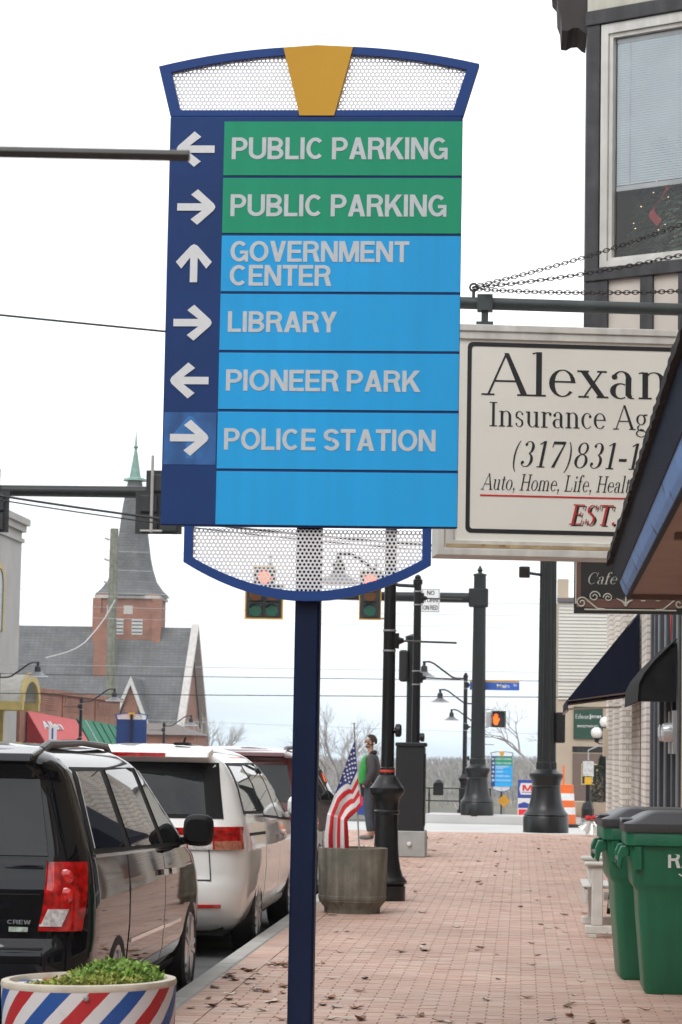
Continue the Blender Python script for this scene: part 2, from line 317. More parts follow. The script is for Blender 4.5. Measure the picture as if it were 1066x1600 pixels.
def sans(body, name, mat, parent, x0, z0, wid, hgt, y, depth=.0016, gap=.062):
    """bold sans capitals on a plane facing -Y, fitted to a width and cap height"""
    tot = sum(sans_glyph(c)[0] for c in body)+gap*(len(body)-1); sx = wid/tot; x = 0; k = 0; mb = MB(); o = None
    for ch in body+' ':
        adv, polys = sans_glyph(ch)
        if ch == ' ' and mb.v: o = mb.build(name, mat, parent, (x0, y, z0)); mb = MB()      # one object per word
        for pl in polys:
            d = depth+.00006*(k % 14); k += 1; q = [((x+px)*sx, py*hgt) for px, py in pl]
            mb.add([(a, -d, b) for a, b in q]+[(a, 0, b) for a, b in q], [tuple(range(len(q)))]+[(i, (i+1) % len(q), len(q)+(i+1) % len(q), len(q)+i) for i in range(len(q))])
        x += adv+gap
    return o

# ================================================================== GROUND
ROAD = -.17
def gz(y):
    if y < 62: return ROAD
    if y < 330: return ROAD-.031*(y-62)
    return ROAD-.031*268
asph = M('asphalt', (.075,.077,.08), .85, var=.3, scale=2.5, bump=.35, bscale=90, dirt=((.13,.13,.13), 6, .6))
conc = M('concrete', (.40,.39,.37), .85, var=.14, scale=3, bump=.2, bscale=60, dirt=((.27,.26,.25), 5, .62))
conc_l = M('concrete_light', (.50,.50,.49), .85, var=.1, scale=.8, bump=.1, bscale=30)
soil = M('field_grass', (.10,.095,.06), .95, var=.35, scale=.08)

def strip(name, mat, xs, ys, dz, extra=0):
    """sheet that follows the street's fall"""
    mb = MB(); vs = []; fs = []
    for y in ys:
        for x in xs: vs.append((x, y, gz(y)+dz))
    n = len(xs)
    for i in range(len(ys)-1):
        for j in range(n-1): fs.append((i*n+j, i*n+j+1, (i+1)*n+j+1, (i+1)*n+j))
    mb.add(vs, fs); return mb.build(name, mat, fix=False)
YS = [-60, 0, 30, 62, 90, 120, 160, 200, 250, 330, 420]
def hill_z(x, y):
    t = min(max((y-420)/230, 0), 1); t = t*t*(3-2*t)
    top = 6.3+1.3*math.sin(x*.011+1)+.9*math.sin(x*.031)+(-1.2 if x > 20 else 0)*min(max((x-20)/60, 0), 1)
    return gz(y)+t*top-(max(0, y-680)*.05)
mb = MB(); xs = [-700, -450, -300]+list(range(-240, 241, 24))+[300, 450, 700]; yy = YS+list(range(450, 681, 23))+[760, 1000]
vs = [(x, y, hill_z(x, y)-.004-(.04 if y < 420 else 0)) for y in yy for x in xs]; n = len(xs)
mb.add(vs, [(i*n+j, i*n+j+1, (i+1)*n+j+1, (i+1)*n+j) for i in range(len(yy)-1) for j in range(n-1)])
struct(mb.build('ground', soil, fix=False))
struct(strip('road', asph, [-15.2, -8.7, -2.17], YS, .0))
struct(strip('cross_street', conc_l, [-90, -40, 0, 40, 90], [49.0, 55, 59.6], .006))
lane = M('road_paint', (.75,.73,.68), .7, var=.15, scale=12)
for k in range(4):
    struct(strip('lane_marking', lane, [-8.75, -8.62], [2+k*9, 5+k*9], .009))
struct(strip('crosswalk_line', lane, [-15, -4.9], [47.2, 47.5], .009)); struct(strip('crosswalk_line', lane, [-15, -4.9], [44.4, 44.7], .009))

# ------------------------------------------------------------------ brick pavement
mortar = M('paving_joint', (.40,.30,.25), .95, var=.25, scale=9, bump=.3, bscale=120)
def paver_mat(name, island):
    m = bpy.data.materials.new(name); m.use_nodes = True; nt = m.node_tree; p = nt.nodes['Principled BSDF']; N = nt.nodes.new; L = nt.links.new
    p.inputs['Roughness'].default_value = .62; p.inputs['Specular IOR Level'].default_value = .45
    src = N('ShaderNodeNewGeometry').outputs['Random Per Island'] if island else N('ShaderNodeObjectInfo').outputs['Random']
    cr = N('ShaderNodeValToRGB'); e = cr.color_ramp.elements
    e[0].position = 0; e[0].color = (.47,.295,.228,1); e[1].position = 1; e[1].color = (.57,.42,.345,1)
    for pos, c in ((.25,(.505,.332,.262,1)), (.5,(.53,.362,.292,1)), (.75,(.49,.31,.24,1)), (.9,(.545,.378,.306,1))):
        x = e.new(pos); x.color = c
    L(src, cr.inputs[0])
    g = N('ShaderNodeNewGeometry'); nz = N('ShaderNodeTexNoise'); nz.inputs['Scale'].default_value = .9; nz.inputs['Detail'].default_value = 7; L(g.outputs['Position'], nz.inputs['Vector'])
    mr = N('ShaderNodeMapRange'); mr.inputs[1].default_value = .3; mr.inputs[2].default_value = .7; mr.inputs[3].default_value = .86; mr.inputs[4].default_value = 1.12; L(nz.outputs['Fac'], mr.inputs[0])
    hs = N('ShaderNodeHueSaturation'); L(cr.outputs[0], hs.inputs['Color']); L(mr.outputs[0], hs.inputs['Value'])
    n2 = N('ShaderNodeTexNoise'); n2.inputs['Scale'].default_value = 2.3; n2.inputs['Detail'].default_value = 9; L(g.outputs['Position'], n2.inputs['Vector'])
    r2 = N('ShaderNodeMapRange'); r2.inputs[1].default_value = .5; r2.inputs[2].default_value = .8; r2.inputs[4].default_value = .45; L(n2.outputs['Fac'], r2.inputs[0])
    mi = N('ShaderNodeMix'); mi.data_type = 'RGBA'; L(r2.outputs[0], mi.inputs[0]); L(hs.outputs[0], mi.inputs[6]); mi.inputs[7].default_value = (.54,.48,.43,1)
    L(mi.outputs[2], p.inputs['Base Color'])
    nb = N('ShaderNodeTexNoise'); nb.inputs['Scale'].default_value = 160; L(g.outputs['Position'], nb.inputs['Vector'])
    bp = N('ShaderNodeBump'); bp.inputs['Strength'].default_value = .25; bp.inputs['Distance'].default_value = .004; L(nb.outputs['Fac'], bp.inputs['Height']); L(bp.outputs[0], p.inputs['Normal'])
    return m
pav_i, pav_o = paver_mat('paver_clay', True), paver_mat('paver_clay_single', False)
BX, BY, J = .2032, .1016, .0048
def in_walk(x, y):   # brick area incl. the widened corner
    if y > 48.2 or x > 1.58: return False
    if x >= -2.03: return True
    if y < 35.2: return False
    lim = -2.03-(min(y, 38)-35.2)*.96
    if y > 46: lim += (y-46)*.55
    return x >= lim
walk = MB().prism([(-2.02,-6),(1.6,-6),(1.6,46),(30,46),(30,48.45),(-3.5,48.45),(-4.6,46.2),(-4.75,44),(-4.75,38.05),(-2.02,35.2)], -.4, -.0065, 'z').build('sidewalk', mortar)
struct(walk)
proto = MB()
def brick_into(mb, cx, cy, w, h, dz=0):
    a, b, c = w/2, h/2, .003
    t = [random.uniform(-.0011, .0011) for _ in range(4)]
    P = [(-a,-b,-.02),(a,-b,-.02),(a,b,-.02),(-a,b,-.02),(-a+c,-b+c,t[0]),(a-c,-b+c,t[1]),(a-c,b-c,t[2]),(-a+c,b-c,t[3])]
    mb.add([(cx+x, cy+y, dz+z) for x, y, z in P], [(4,5,6,7),(0,1,5,4),(1,2,6,5),(2,3,7,6),(3,0,4,7)])
brick_meshes = []
for k in range(6):
    b = MB(); brick_into(b, 0, 0, BX-J, BY-J); o = b.build('brick', pav_o, fix=False); brick_meshes.append(o.data); bpy.data.objects.remove(o)
rest = MB(); singles = 0
ny = int((48.3-5)/BY)
for j in range(ny):
    y = 5+(j+.5)*BY
    row = []
    row.append((-2.02+BX/2, BX-J))                       # edging column along the kerb
    x = -2.02+BX
    if j % 2: row.append((x+BX/4, BX/2-J)); x += BX/2
    while x < 1.6-.02:
        wd = min(BX, 1.6-x); row.append((x+wd/2, wd-J)); x += BX
    if y > 35.2:
        x = -2.02-BX/2
        while in_walk(x-BX/2, y): row.append((x, BX-J)); x -= BX
    for cx, wd in row:
        dz = random.uniform(-.0013, .0013)
        if 14.2 < y < 16.3 and cx < .98 and singles < 300 and wd > BX*.9:
            o = bpy.data.objects.new('brick', random.choice(brick_meshes)); col.objects.link(o); o.parent = walk
            o.location = (cx, y, dz); o.rotation_euler = (random.uniform(-.002,.002), random.uniform(-.002,.002), random.uniform(-.006,.006)+(math.pi if random.random() < .5 else 0)); singles += 1
        else: brick_into(rest, cx, y, wd, BY-J, dz)
stuff(rest.build('paving_bricks', pav_i, walk, fix=False))
# kerb stones
kerb = bpy.data.objects.new('kerb', None); col.objects.link(kerb); struct(kerb)
def kerb_stone(p, q, wd=.155, z1=.0):
    p, q = Vector(p), Vector(q); d = (q-p); ln = d.length-.008; ang = math.atan2(d.y, d.x)
    b = MB(); b.cbox(0, ln, 0, wd, -.42, z1, .018); o = b.build('kerb_stone', conc, kerb, (p.x, p.y, 0), ang, smooth=False); return o
for k in range(16):                                      # kerb runs +Y, stone lies to the road side (left of travel)
    y0 = -4+k*2.45
    kerb_stone((-2.021, y0, 0), (-2.021, y0+2.45, 0))
pts = [(-2.02,35.2),(-4.75,38.05),(-4.75,41),(-4.75,44),(-4.6,46.2),(-3.5,48.45),(-.5,48.45),(3,48.45),(8,48.45)]
for a, b in zip(pts[:-1], pts[1:]): kerb_stone((*a, 0), (*b, 0), z1=-.002 if b[0] < -3 else -.05)
# far corner and far pavement
far_brick = brick_mat('far_paving', (.40,.25,.20), (.44,.29,.23), (.33,.24,.2), bw=.2, bh=.1)
mb = MB(); ysf = [59.8, 62, 90, 120, 160, 200]
mb.loft([[(-2.6, y, gz(y)-.2), (4.5, y, gz(y)-.2), (4.5, y, gz(y)+.16), (-2.6, y, gz(y)+.16)] for y in ysf]); struct(mb.build('far_sidewalk', far_brick))
mb = MB(); mb.loft([[(-2.78, y, gz(y)-.2), (-2.605, y, gz(y)-.2), (-2.605, y, gz(y)+.166), (-2.78, y, gz(y)+.166)] for y in ysf]); struct(mb.build('far_kerb', conc_l))
mb = MB(); mb.box(-2.78, 4.5, 59.62, 59.795, -.4, .006); struct(mb.build('far_kerb', conc_l))
mb = MB(); mb.loft([[(-19.0, y, gz(y)-.2), (-15.2, y, gz(y)-.2), (-15.2, y, gz(y)+.15), (-19.0, y, gz(y)+.15)] for y in [61]+ysf[1:]]); struct(mb.build('opposite_sidewalk', conc))
MB().prism([(-2.35,60.3),(.3,59.9),(.2,61.6),(-2.2,62.4)], -.1, .018, 'z').build('concrete_pad', conc_l)
struct(bpy.data.objects['concrete_pad'])

# distant leafless wood on the hill: tiny clumps of upright twigs, one mass
wood = MB(); rw = random.Random(5)
for k in range(9000):
    y = 430+250*rw.random()**.7; x = rw.uniform(-190, 120)*(y/560)
    z = hill_z(x, y)-.2; h = rw.uniform(.9, 2.3); r = h*rw.uniform(.25, .5); n = 5; a0 = rw.random()*6
    for q in range(4):
        a = a0+q*1.57+rw.uniform(-.4,.4); dx, dy = math.cos(a)*r, math.sin(a)*r; t = rw.uniform(.03,.10)
        wood.add([(x-.05, y, z), (x+.05, y, z+.3), (x+dx*.6+t, y+dy, z+h*.62), (x+dx*rw.uniform(.5,1.2), y+dy, z+h*rw.uniform(.8,1.15)), (x+dx*.7-t, y+dy, z+h*.6)], [(0,1,2,3,4)])
woodm = M('leafless_wood', (.27,.255,.245), .95, var=.3, scale=.05, island=True, rand=.35)
o = stuff(wood.build('woodland', woodm, fix=False)); o['label'] = 'grey brown leafless wood covering the distant hill'; o['category'] = 'woodland'

# ================================================================== WAYFINDING SIGN
navy = M('navy_enamel', (.012,.044,.165), .5, var=.14, scale=1.6, spec=.25)
frame_blue = M('frame_blue_enamel', (.018,.060,.235), .5, var=.08, scale=2, spec=.25)
green_e = M('sign_green', (.010,.31,.168), .5, var=.05, scale=1.2, spec=.3, streak=.04)
blue_e = M('sign_sky_blue', (.018,.39,.83), .45, var=.06, scale=1.1, spec=.3, streak=.045)
patch_e = M('sign_patch_blue', (.025,.125,.37), .5, var=.35, scale=7, streak=.2)
yellow_e = M('sign_yellow', (.62,.335,.03), .5, var=.06, scale=2, spec=.3)
letter_m = M('reflective_grey_lettering', (.56,.61,.64), .5, var=.06, scale=30)
arrow_m = M('reflective_white_arrow', (.72,.74,.76), .5, var=.04, scale=30)
perf_m = M('white_perforated_metal', (.80,.81,.83), .55, var=.06, scale=6)
SX = -1.07
sign = thing('wayfinding_sign', 'tall blue and green wayfinding sign on a navy post beside the kerb', 'sign', (SX, 12.38, 0))
post = MB(); post.cbox(-.062, .062, -.02, .104, 0, 5.0, .012); post.build('post', M('navy_post_enamel', (.005,.013,.046), .45, var=.2, scale=2, spec=.22, streak=.12), sign)
bp_ = MB(); bp_.cbox(-.16, .16, -.12, .2, 0, .02, .008); bp_.build('base_plate', navy, sign)
cab = MB(); cab.cbox(-.74, .74, -.075, -.022, 2.645, 4.725, .006); cab.build('cabinet', navy, sign)
KS = 1.0041
zs_ = lambda z: 1.55+(z-1.55)*KS
rows_z = [zs_(z) for z in (4.69, 4.401, 4.107, 3.811, 3.514, 3.217, 2.919, 2.64)]
for i in range(7):
    b = MB(); b.cbox(-.463, .7395, -.0795, -.0755, rows_z[i+1]+.0065, rows_z[i]-.0065, .0012)
    b.build('panel', green_e if i < 2 else blue_e, sign)
def arrow_poly(dirn):
    w_, h_ = .095, .028      # half length, half stroke; arrow pointing +x
    s = h_*1.0
    P = [(-w_, -s*.72), (w_-.058, -s*.72), (w_-.118, -.068), (w_-.082, -.098), (w_+.004, -.018), (w_+.012, 0), (w_+.004, .018), (w_-.082, .098), (w_-.118, .068), (w_-.058, s*.72), (-w_, s*.72)]
    return [(x, z) if dirn == 'r' else (-x, z) if dirn == 'l' else (z, x) for x, z in P]
for dirn, cx, cz in (('l',-1.664,4.542),('r',-1.665,4.246),('u',-1.665,3.954),('r',-1.67,3.658),('l',-1.668,3.366),('r',-1.673,3.078)):
    b = MB(); b.prism([(cx*KS-SX+x*.96, zs_(cz)+z*.93) if dirn != 'u' else (cx*KS-SX+x*.93, zs_(cz)+z*.96) for x, z in arrow_poly(dirn)], -.0795, -.0765); b.build('arrow', arrow_m, sign)
b = MB(); b.box(-.733, -.470, -.0763, -.0755, 2.95, 3.213); b.build('arrow_backing_patch', patch_e, sign)
b = MB(); b.prism([(-.601+x*.9, 3.083+z*1.05) for x, z in arrow_poly('u')], -.0767, -.0764); b.build('ghost_arrow', M('ghost_arrow_blue', (.035,.19,.50), .5, var=.2, scale=9), sign)
for body, x0, x1, z0, z1 in (('PUBLIC PARKING',-1.486,-.401,4.49,4.602),('PUBLIC PARKING',-1.486,-.403,4.199,4.311),('GOVERNMENT',-1.481,-.585,3.968,4.074),
    ('CENTER',-1.482,-.973,3.846,3.952),('LIBRARY',-1.486,-.94,3.612,3.717),('PIONEER PARK',-1.489,-.521,3.316,3.423),('POLICE STATION',-1.492,-.44,3.02,3.128)):
    sans(body, 'lettering', letter_m, sign, x0*KS-SX, zs_(z0), (x1-x0)*KS, z1-z0, -.0796)
def ring_frame(mb, outer, inner, y0, y1):
    n = len(outer); vs = [(x,y0,z) for x,z in outer]+[(x,y0,z) for x,z in inner]+[(x,y1,z) for x,z in outer]+[(x,y1,z) for x,z in inner]; fs = []
    for i in range(n):
        k = (i+1) % n
        fs += [(i,k,n+k,n+i), (2*n+i,3*n+i,3*n+k,2*n+k), (i,2*n+i,2*n+k,k), (n+i,n+k,3*n+k,3*n+i)]
    return mb.add(vs, fs)
def arch(xl, zl, xr, zr, rise, n=20): return [(xl+(xr-xl)*i/n, zl+(zr-zl)*i/n+rise*(1-(2*i/n-1)**2)) for i in range(n+1)]
top_out = [(-.741,4.728)]+arch(-.806,4.985,.82,4.995,.098)+[(.741,4.728)]
top_in = [(-.692,4.758)]+arch(-.742,4.955,.757,4.966,.088)+[(.692,4.758)]
b = MB(); ring_frame(b, top_out, top_in, -.07, -.01); b.build('arch_frame', frame_blue, sign)
low_out = [(-.62,2.6445)]+arch(-.62,2.462,.612,2.462,-.186)+[(.612,2.6445)]
low_in = [(-.577,2.643)]+arch(-.577,2.487,.569,2.487,-.163)+[(.569,2.643)]
b = MB(); ring_frame(b, low_out, low_in, -.07, -.024); b.build('bottom_frame', frame_blue, sign)
b = MB(); b.prism([(-.172,5.08),(-.083,4.729),(.092,4.729),(.182,5.083),(.0,5.092)], -.076, -.004); b.build('crest_wedge', yellow_e, sign)
def inside(p, poly):
    x, z = p; c = False; n = len(poly)
    for i in range(n):
        (x0, z0), (x1, z1) = poly[i], poly[(i+1) % n]
        if (z0 > z) != (z1 > z) and x < (x1-x0)*(z-z0)/(z1-z0)+x0: c = not c
    return c
def perforated(name, poly, pitch, hole, y):
    mb = MB(); xs = [p[0] for p in poly]; zs = [p[1] for p in poly]; hr = pitch/math.sqrt(3); rowh = pitch*math.sqrt(3)/2
    j = 0; z = min(zs)
    while z < max(zs):
        x = min(xs)+(pitch/2 if j % 2 else 0)
        while x < max(xs):
            if inside((x, z), poly):
                vs = []
                for k in range(12):
                    a = R(30*k+30); rr = hr if k % 2 == 0 else hr*math.cos(R(30)); vs.append((x+rr*math.cos(a), y, z+rr*math.sin(a)))
                for k in range(12):
                    a = R(30*k+30); vs.append((x+hole*math.cos(a), y, z+hole*math.sin(a)))
                mb.add(vs, [(k, (k+1) % 12, 12+(k+1) % 12, 12+k) for k in range(12)])
            x += pitch
        z += rowh; j += 1
    o = mb.build(name, perf_m, sign, fix=False); s = o.modifiers.new('sheet', 'SOLIDIFY'); s.thickness = .002; return o
perforated('perforated_panel', [(-.70,4.745)]+[p for p in arch(-.752,4.966,.768,4.977,.089) if p[0] < -.09]+[(-.06,4.745)], .0212, .0074, -.045)
perforated('perforated_panel', [(.06,4.745)]+[p for p in arch(-.752,4.966,.768,4.977,.089) if p[0] > .09]+[(.70,4.745)], .0212, .0074, -.045)
perforated('perforated_panel', [(-.59,2.64)]+arch(-.59,2.48,.582,2.48,-.168)+[(.582,2.64)], .0212, .0066, -.045)

# ================================================================== LAMP POSTS
blk = M('black_cast_iron', (.009,.010,.011), .30, var=.25, scale=5, spec=.4, bump=.05, bscale=30)
blk_d = M('dark_green_black_steel', (.012,.015,.015), .42, var=.2, scale=3, spec=.35)
band = M('steel_band', (.45,.46,.47), .4, metal=.8)
shade_m = M('grey_lamp_shade', (.17,.18,.19), .4, metal=.4, var=.1)
shade_l = M('white_shade_rim', (.72,.73,.74), .5)
tape = M('red_tape', (.55,.05,.03), .6)
def lamp_post(label, tape_on=False):
    t = thing('lamp_post', label, 'lamp post', group='gooseneck lamp posts along the street')
    b = MB(); b.lathe([(.205,0),(.207,.15),(.19,.16),(.218,.18),(.222,.20),(.205,.225),(.178,.25),(.152,.33),(.134,.44),(.124,.58),(.118,.80),(.118,.88),(.132,.895),(.132,.915),(.12,.93),(.124,1.0),(.142,1.06),(.168,1.09),(.180,1.12),(.178,1.155),(.16,1.175),(.132,1.215),(.10,1.27),(.085,1.285)], 28)
    b.build('base', blk, t, smooth=True)
    b = MB(); b.lathe([(.078,1.28),(.078,1.36),(.068,1.37),(.058,4.14),(.075,4.15),(.075,4.22),(.05,4.23),(.05,4.27),(.02,4.30)], 16); b.build('shaft', blk, t, smooth=True)
    if tape_on:
        b = MB(); b.lathe([(.0785,1.315),(.0795,1.317),(.0795,1.34),(.0785,1.342)], 16, cap=False); b.build('red_tape', tape, t, smooth=True)
    b = MB(); b.tube([(-.04,0,4.12),(-.30,0,4.13),(-.42,0,4.17),(-.70,0,4.37),(-.95,0,4.555),(-1.08,0,4.61),(-1.18,0,4.61),(-1.245,0,4.60)], .028, 8)
    b.tube([(-1.25,0,4.63),(-1.25,0,4.48)], .045, 8); a = b.build('gooseneck_arm', blk, t, smooth=True)
    b = MB(); b.lathe([(.05,4.50),(.085,4.48),(.10,4.44),(.10,4.33),(.125,4.30)], 20, (-1.25,0)); b.build('lamp_head', blk, t, smooth=True)
    b = MB(); b.lathe([(.12,4.305),(.16,4.27),(.24,4.215),(.33,4.175),(.345,4.165)], 24, (-1.25,0), cap=False); s_ = b.build('lamp_shade', shade_m, t, smooth=True)
    b = MB(); b.lathe([(.345,4.166),(.35,4.155),(.30,4.15),(.10,4.18)], 24, (-1.25,0)); b.build('rim', shade_l, s_, smooth=True)
    for z in (3.93, 2.68):
        for dz in (-.105, .105): MB().lathe([(.067,z+dz-.01),(.071,z+dz-.007),(.071,z+dz+.007),(.067,z+dz+.01)], 16, cap=False).build('clamp_band', band, t)
        b = MB(); b.box(.05, .10, -.035, .035, z-.08, z+.08); b.tube([(.08,0,z),(.15,0,z+.005)], [.05,.022], 8); b.build('banner_bracket', blk, t)
        b = MB(); b.tube([(.10,0,z),(.70,0,z-.012)], .011, 8); b.build('banner_rod', M('dark_steel_rod', (.05,.05,.048), .45, metal=.5), t, smooth=True)
    b = MB(); b.tube([(.055,0,1.75),(.08,0,1.75)], .03, 8); b.tube([(.075,0,1.75),(.085,0,1.75),(.125,0,1.75),(.14,0,1.75)], [.05,.07,.07,.05], 14); b.build('outlet_box', blk, t, smooth=True)
    return t
lp = lamp_post('black lamp post with red tape above its base behind concrete planter', True); lp.location = (-1.385, 26.0, 0)
def more_lamp(loc, label, rz=0):
    c = copy_tree(lp, None, loc, rz, None, label)
    for ch in list(c.children):
        if ch.name.startswith('red_tape'): bpy.data.objects.remove(ch)
    return c
more_lamp((-1.655, 39.2, 0), 'black lamp post standing just behind the tall black utility cabinet')
more_lamp((-1.343, 4.63, 0), 'black lamp post whose banner rod crosses before the wayfinding sign')
for y, t_ in ((75,'first'),(90,'second'),(105,'third')): more_lamp((-1.69, y, gz(y)+.16), 'gooseneck lamp post beyond the crossing, %s past the mast pole' % t_)
for y, t_ in ((78,'near the grey building with the arched window'),(93,'in front of the red shop awning'),(115,'in front of the church gable')):
    more_lamp((-16.5, y, gz(y)+.15), 'gooseneck lamp post across the street '+t_, math.pi)

# ================================================================== TRAFFIC SIGNALS
sig_blk = M('signal_black', (.015,.016,.017), .5)
sig_yel = M('signal_yellow', (.55,.30,.02), .55)
red_on = M('red_light_on', (1,.10,.04), .3, var=0, emit=3.0)
amb_off = M('amber_lens_off', (.16,.06,.012), .25)
grn_off = M('green_lens_off', (.015,.12,.07), .25, coat=.3)
bracket_m = M('grey_signal_bracket', (.33,.32,.30), .5, metal=.3)
def lens_unit(t, x, z, mat, name):
    b = MB(); b.cbox(x-.17, x+.17, -.02, .16, z-.17, z+.17, .02); h = b.build('lens_housing', sig_blk, t)
    b = MB(); b.tube([(x,-.022,z),(x,-.032,z),(x,-.037,z)], [.15,.145,.08], 20); b.build(name, mat, h, smooth=True)
    pts = [R(20+14*k) for k in range(11)]; v = MB(); vs = []
    for r_, y_ in ((.162,-.02),(.162,-.26),(.155,-.26),(.155,-.02)):
        vs += [(x+r_*math.cos(a), (y_ if y_ > -.1 else y_+.10*(1-math.sin(a))), z+r_*math.sin(a)) for a in pts]
    n = len(pts); v.add(vs, [(k*n+i, k*n+i+1, (k+1)*n+i+1, (k+1)*n+i) for k in range(3) for i in range(n-1)]); v.build('visor', sig_blk, h)
def signal(name, label, five, lit=True):
    t = thing(name, label, 'traffic light', group=None)
    if five:
        out_ = [(-.47,-.42),(.47,-.42),(.47,.42),(.27,.42),(.27,.86),(-.27,.86),(-.27,.42),(-.47,.42)]
        units = [(0,.60,'r'),(-.2,.18,'a'),(.2,.18,'a'),(-.2,-.20,'g'),(.2,-.20,'g')]
    else:
        out_ = [(-.27,-.60),(.27,-.60),(.27,.62),(-.27,.62)]; units = [(0,.36,'r'),(0,0,'a'),(0,-.36,'g')]
    cx = 0; cz = sum(p[1] for p in out_)/len(out_)
    b = MB(); b.prism(out_, .03, .045); b.build('backplate', sig_blk, t)
    ins = [(x*.925, cz+(z-cz)*.95) for x, z in out_]
    b = MB(); ring_frame(b, out_, ins, .024, .0295); b.build('yellow_border', sig_yel, t)
    for x, z, k in units: lens_unit(t, x, z, {'r': red_on if lit else M('red_lens_off',(.12,.008,.006),.25), 'a': amb_off, 'g': grn_off}[k], {'r':'red_lens','a':'amber_lens','g':'green_lens'}[k])
    b = MB(); zz = min(p[1] for p in out_); ztop = max(p[1] for p in out_)
    b.tube([(.12,.22,zz+.02),(.12,.22,ztop+.28)], .032, 8); b.tube([(-.10,.22,zz+.05),(.34,.22,zz+.05)], .022, 8); b.tube([(.12,.22,zz+.05),(.12,.12,zz+.05)], .03, 8); b.tube([(.12,.22,ztop-.2),(.12,.12,ztop-.2)], .03, 8)
    b.build('mounting_bracket', bracket_m, t)
    return t

def mast_pole(name, label, loc, base_r, shaft_r, h, flutes, arm_z, arm_len, arm_r, finial):
    t = thing(name, label, 'traffic pole', loc); k = base_r
    b = MB(); b.lathe([(k,0),(k,.30),(k*.96,.325),(k*1.0,.345),(k*.97,.37),(k*.86,.42),(k*.76,.52),(k*.68,.66),(k*.63,.82),(k*.62,.88),(k*.66,.90),(k*.62,.92),(k*.64,1.0),(k*.72,1.06),(k*.75,1.10),(k*.73,1.15),(k*.55,1.19),(shaft_r*1.12,1.23)], 36); b.build('base', blk, t, smooth=True)
    b = MB(); b.lathe([(shaft_r*1.1,1.21),(shaft_r*1.1,1.36),(shaft_r,1.38),(shaft_r*.84,h)], 32, flute=.09 if flutes else 0); b.build('shaft', blk_d, t, smooth=not flutes)
    if finial:
        b = MB(); b.lathe([(shaft_r*.86,h),(shaft_r*.95,h+.01),(shaft_r*.9,h+.05),(.06,h+.07),(.045,h+.10),(.07,h+.14),(.045,h+.19),(.01,h+.26)], 16); b.build('finial', blk_d, t, smooth=True)
    b = MB(); b.tube([(-shaft_r*.7,0,arm_z),(-arm_len,0,arm_z+.02)], [arm_r, arm_r*.8], 18); b.build('mast_arm', blk_d, t, smooth=True)
    b = MB(); b.cbox(-shaft_r-.09, shaft_r+.03, -shaft_r-.03, shaft_r+.03, arm_z-.22, arm_z+.22, .02); b.build('arm_clamp', blk_d, t)
    return t
p1_ = mast_pole('mast_pole', 'thick fluted black mast pole at the end of the brick sidewalk', (.49, 49.4, -.01), .445, .182, 7.6, True, 6.6, 13.2, .135, True)
b = MB(); b.tube([(-.15,-.05,5.05),(-.42,-.16,5.08)], .03, 8); b.cbox(-.58,-.36,-.28,-.06,4.98,5.2,.02); b.tube([(-.47,-.28,5.09),(-.47,-.34,5.07)], [.07,.09], 10); b.build('floodlight', blk, p1_)
b = MB(); b.cbox(.17,.36,-.12,.12,1.75,2.35,.02); b.build('control_box', blk, p1_)
p2_ = mast_pole('mast_pole', 'plain black mast pole with finial and walk signal across the street', (-1.05, 60.5, 0), .40, .175, 5.78, False, 5.25, 5.45, .12, True)
s = signal('traffic_signal', 'five lens signal seen from behind beside the church steeple', True, False); s.location = (-7.28, 49.30, 6.17); s.rotation_euler = (0,0,math.pi); s['group'] = 'traffic signals on mast arms'
s2 = copy_tree(s, None, (-10.78, 49.30, 6.17), math.pi, None, 'signal seen from behind on the arm above the grey building')
for o_ in (s, s2): pass
s = signal('traffic_signal', 'five lens signal with red lit facing the sidewalk, two green lenses below', True); s.location = (-6.27, 60.18, 5.06); s['group'] = 'traffic signals on mast arms'
s = signal('traffic_signal', 'three lens signal with red lit beside the turn on red sign', False); s.location = (-3.69, 60.18, 5.26); s['group'] = 'traffic signals on mast arms'
white_s = M('white_sign_face', (.72,.73,.73), .5, var=.06, scale=8); blk_l = M('black_lettering', (.012,.012,.014), .55)
t = thing('road_sign', 'white NO TURN ON RED sign on the far mast arm', 'sign', (-2.23, 60.3, 4.87))
b = MB(); b.cbox(-.22,.22,0,.012,0,.58,.004); b.build('sign_plate', white_s, t)
b = MB(); ring_frame(b, [(-.205,.015),(.205,.015),(.205,.565),(-.205,.565)], [(-.195,.025),(.195,.025),(.195,.555),(-.195,.555)], -.001, -.0004); b.build('border', blk_l, t)
b = MB(); b.box(-.03,.03,.013,.10,.32,.44); b.build('hanger', bracket_m, t)
sans('NO', 'lettering', blk_l, t, -.09, .42, .18, .105, -.0005); sans('TURN', 'lettering', blk_l, t, -.17, .245, .34, .11, -.0005); sans('ON RED', 'lettering', blk_l, t, -.175, .06, .35, .11, -.0005)
# pedestrian signal
t = thing('pedestrian_signal', 'pedestrian signal with lit orange hand on the far mast pole', 'traffic light', (-.56, 60.35, 2.13))
b = MB(); b.cbox(-.16,.16,-.08,.12,0,.38,.02); b.build('housing', sig_blk, t)
b = MB(); b.box(-.30,-.17,-.02,.04,.02,.36); b.build('bracket', M('pale_bracket', (.42,.40,.41), .5), t)
hand = M('orange_hand_on', (1,.10,.012), .3, var=0, emit=1.5)
b = MB(); b.prism([(-.10,.06),(-.02,.06),(.0,.13),(.035,.20),(.01,.225),(-.015,.19),(-.012,.31),(-.035,.31),(-.04,.23),(-.047,.33),(-.07,.33),(-.072,.23),(-.082,.31),(-.104,.31),(-.10,.21),(-.118,.26),(-.135,.25),(-.125,.13)], -.085, -.081); b.build('hand_symbol', hand, t)
b = MB(); b.box(-.18,.18,-.16,-.081,.375,.392); b.box(-.18,-.165,-.16,-.081,0,.38); b.box(.165,.18,-.16,-.081,0,.38); b.build('visor', sig_blk, t)
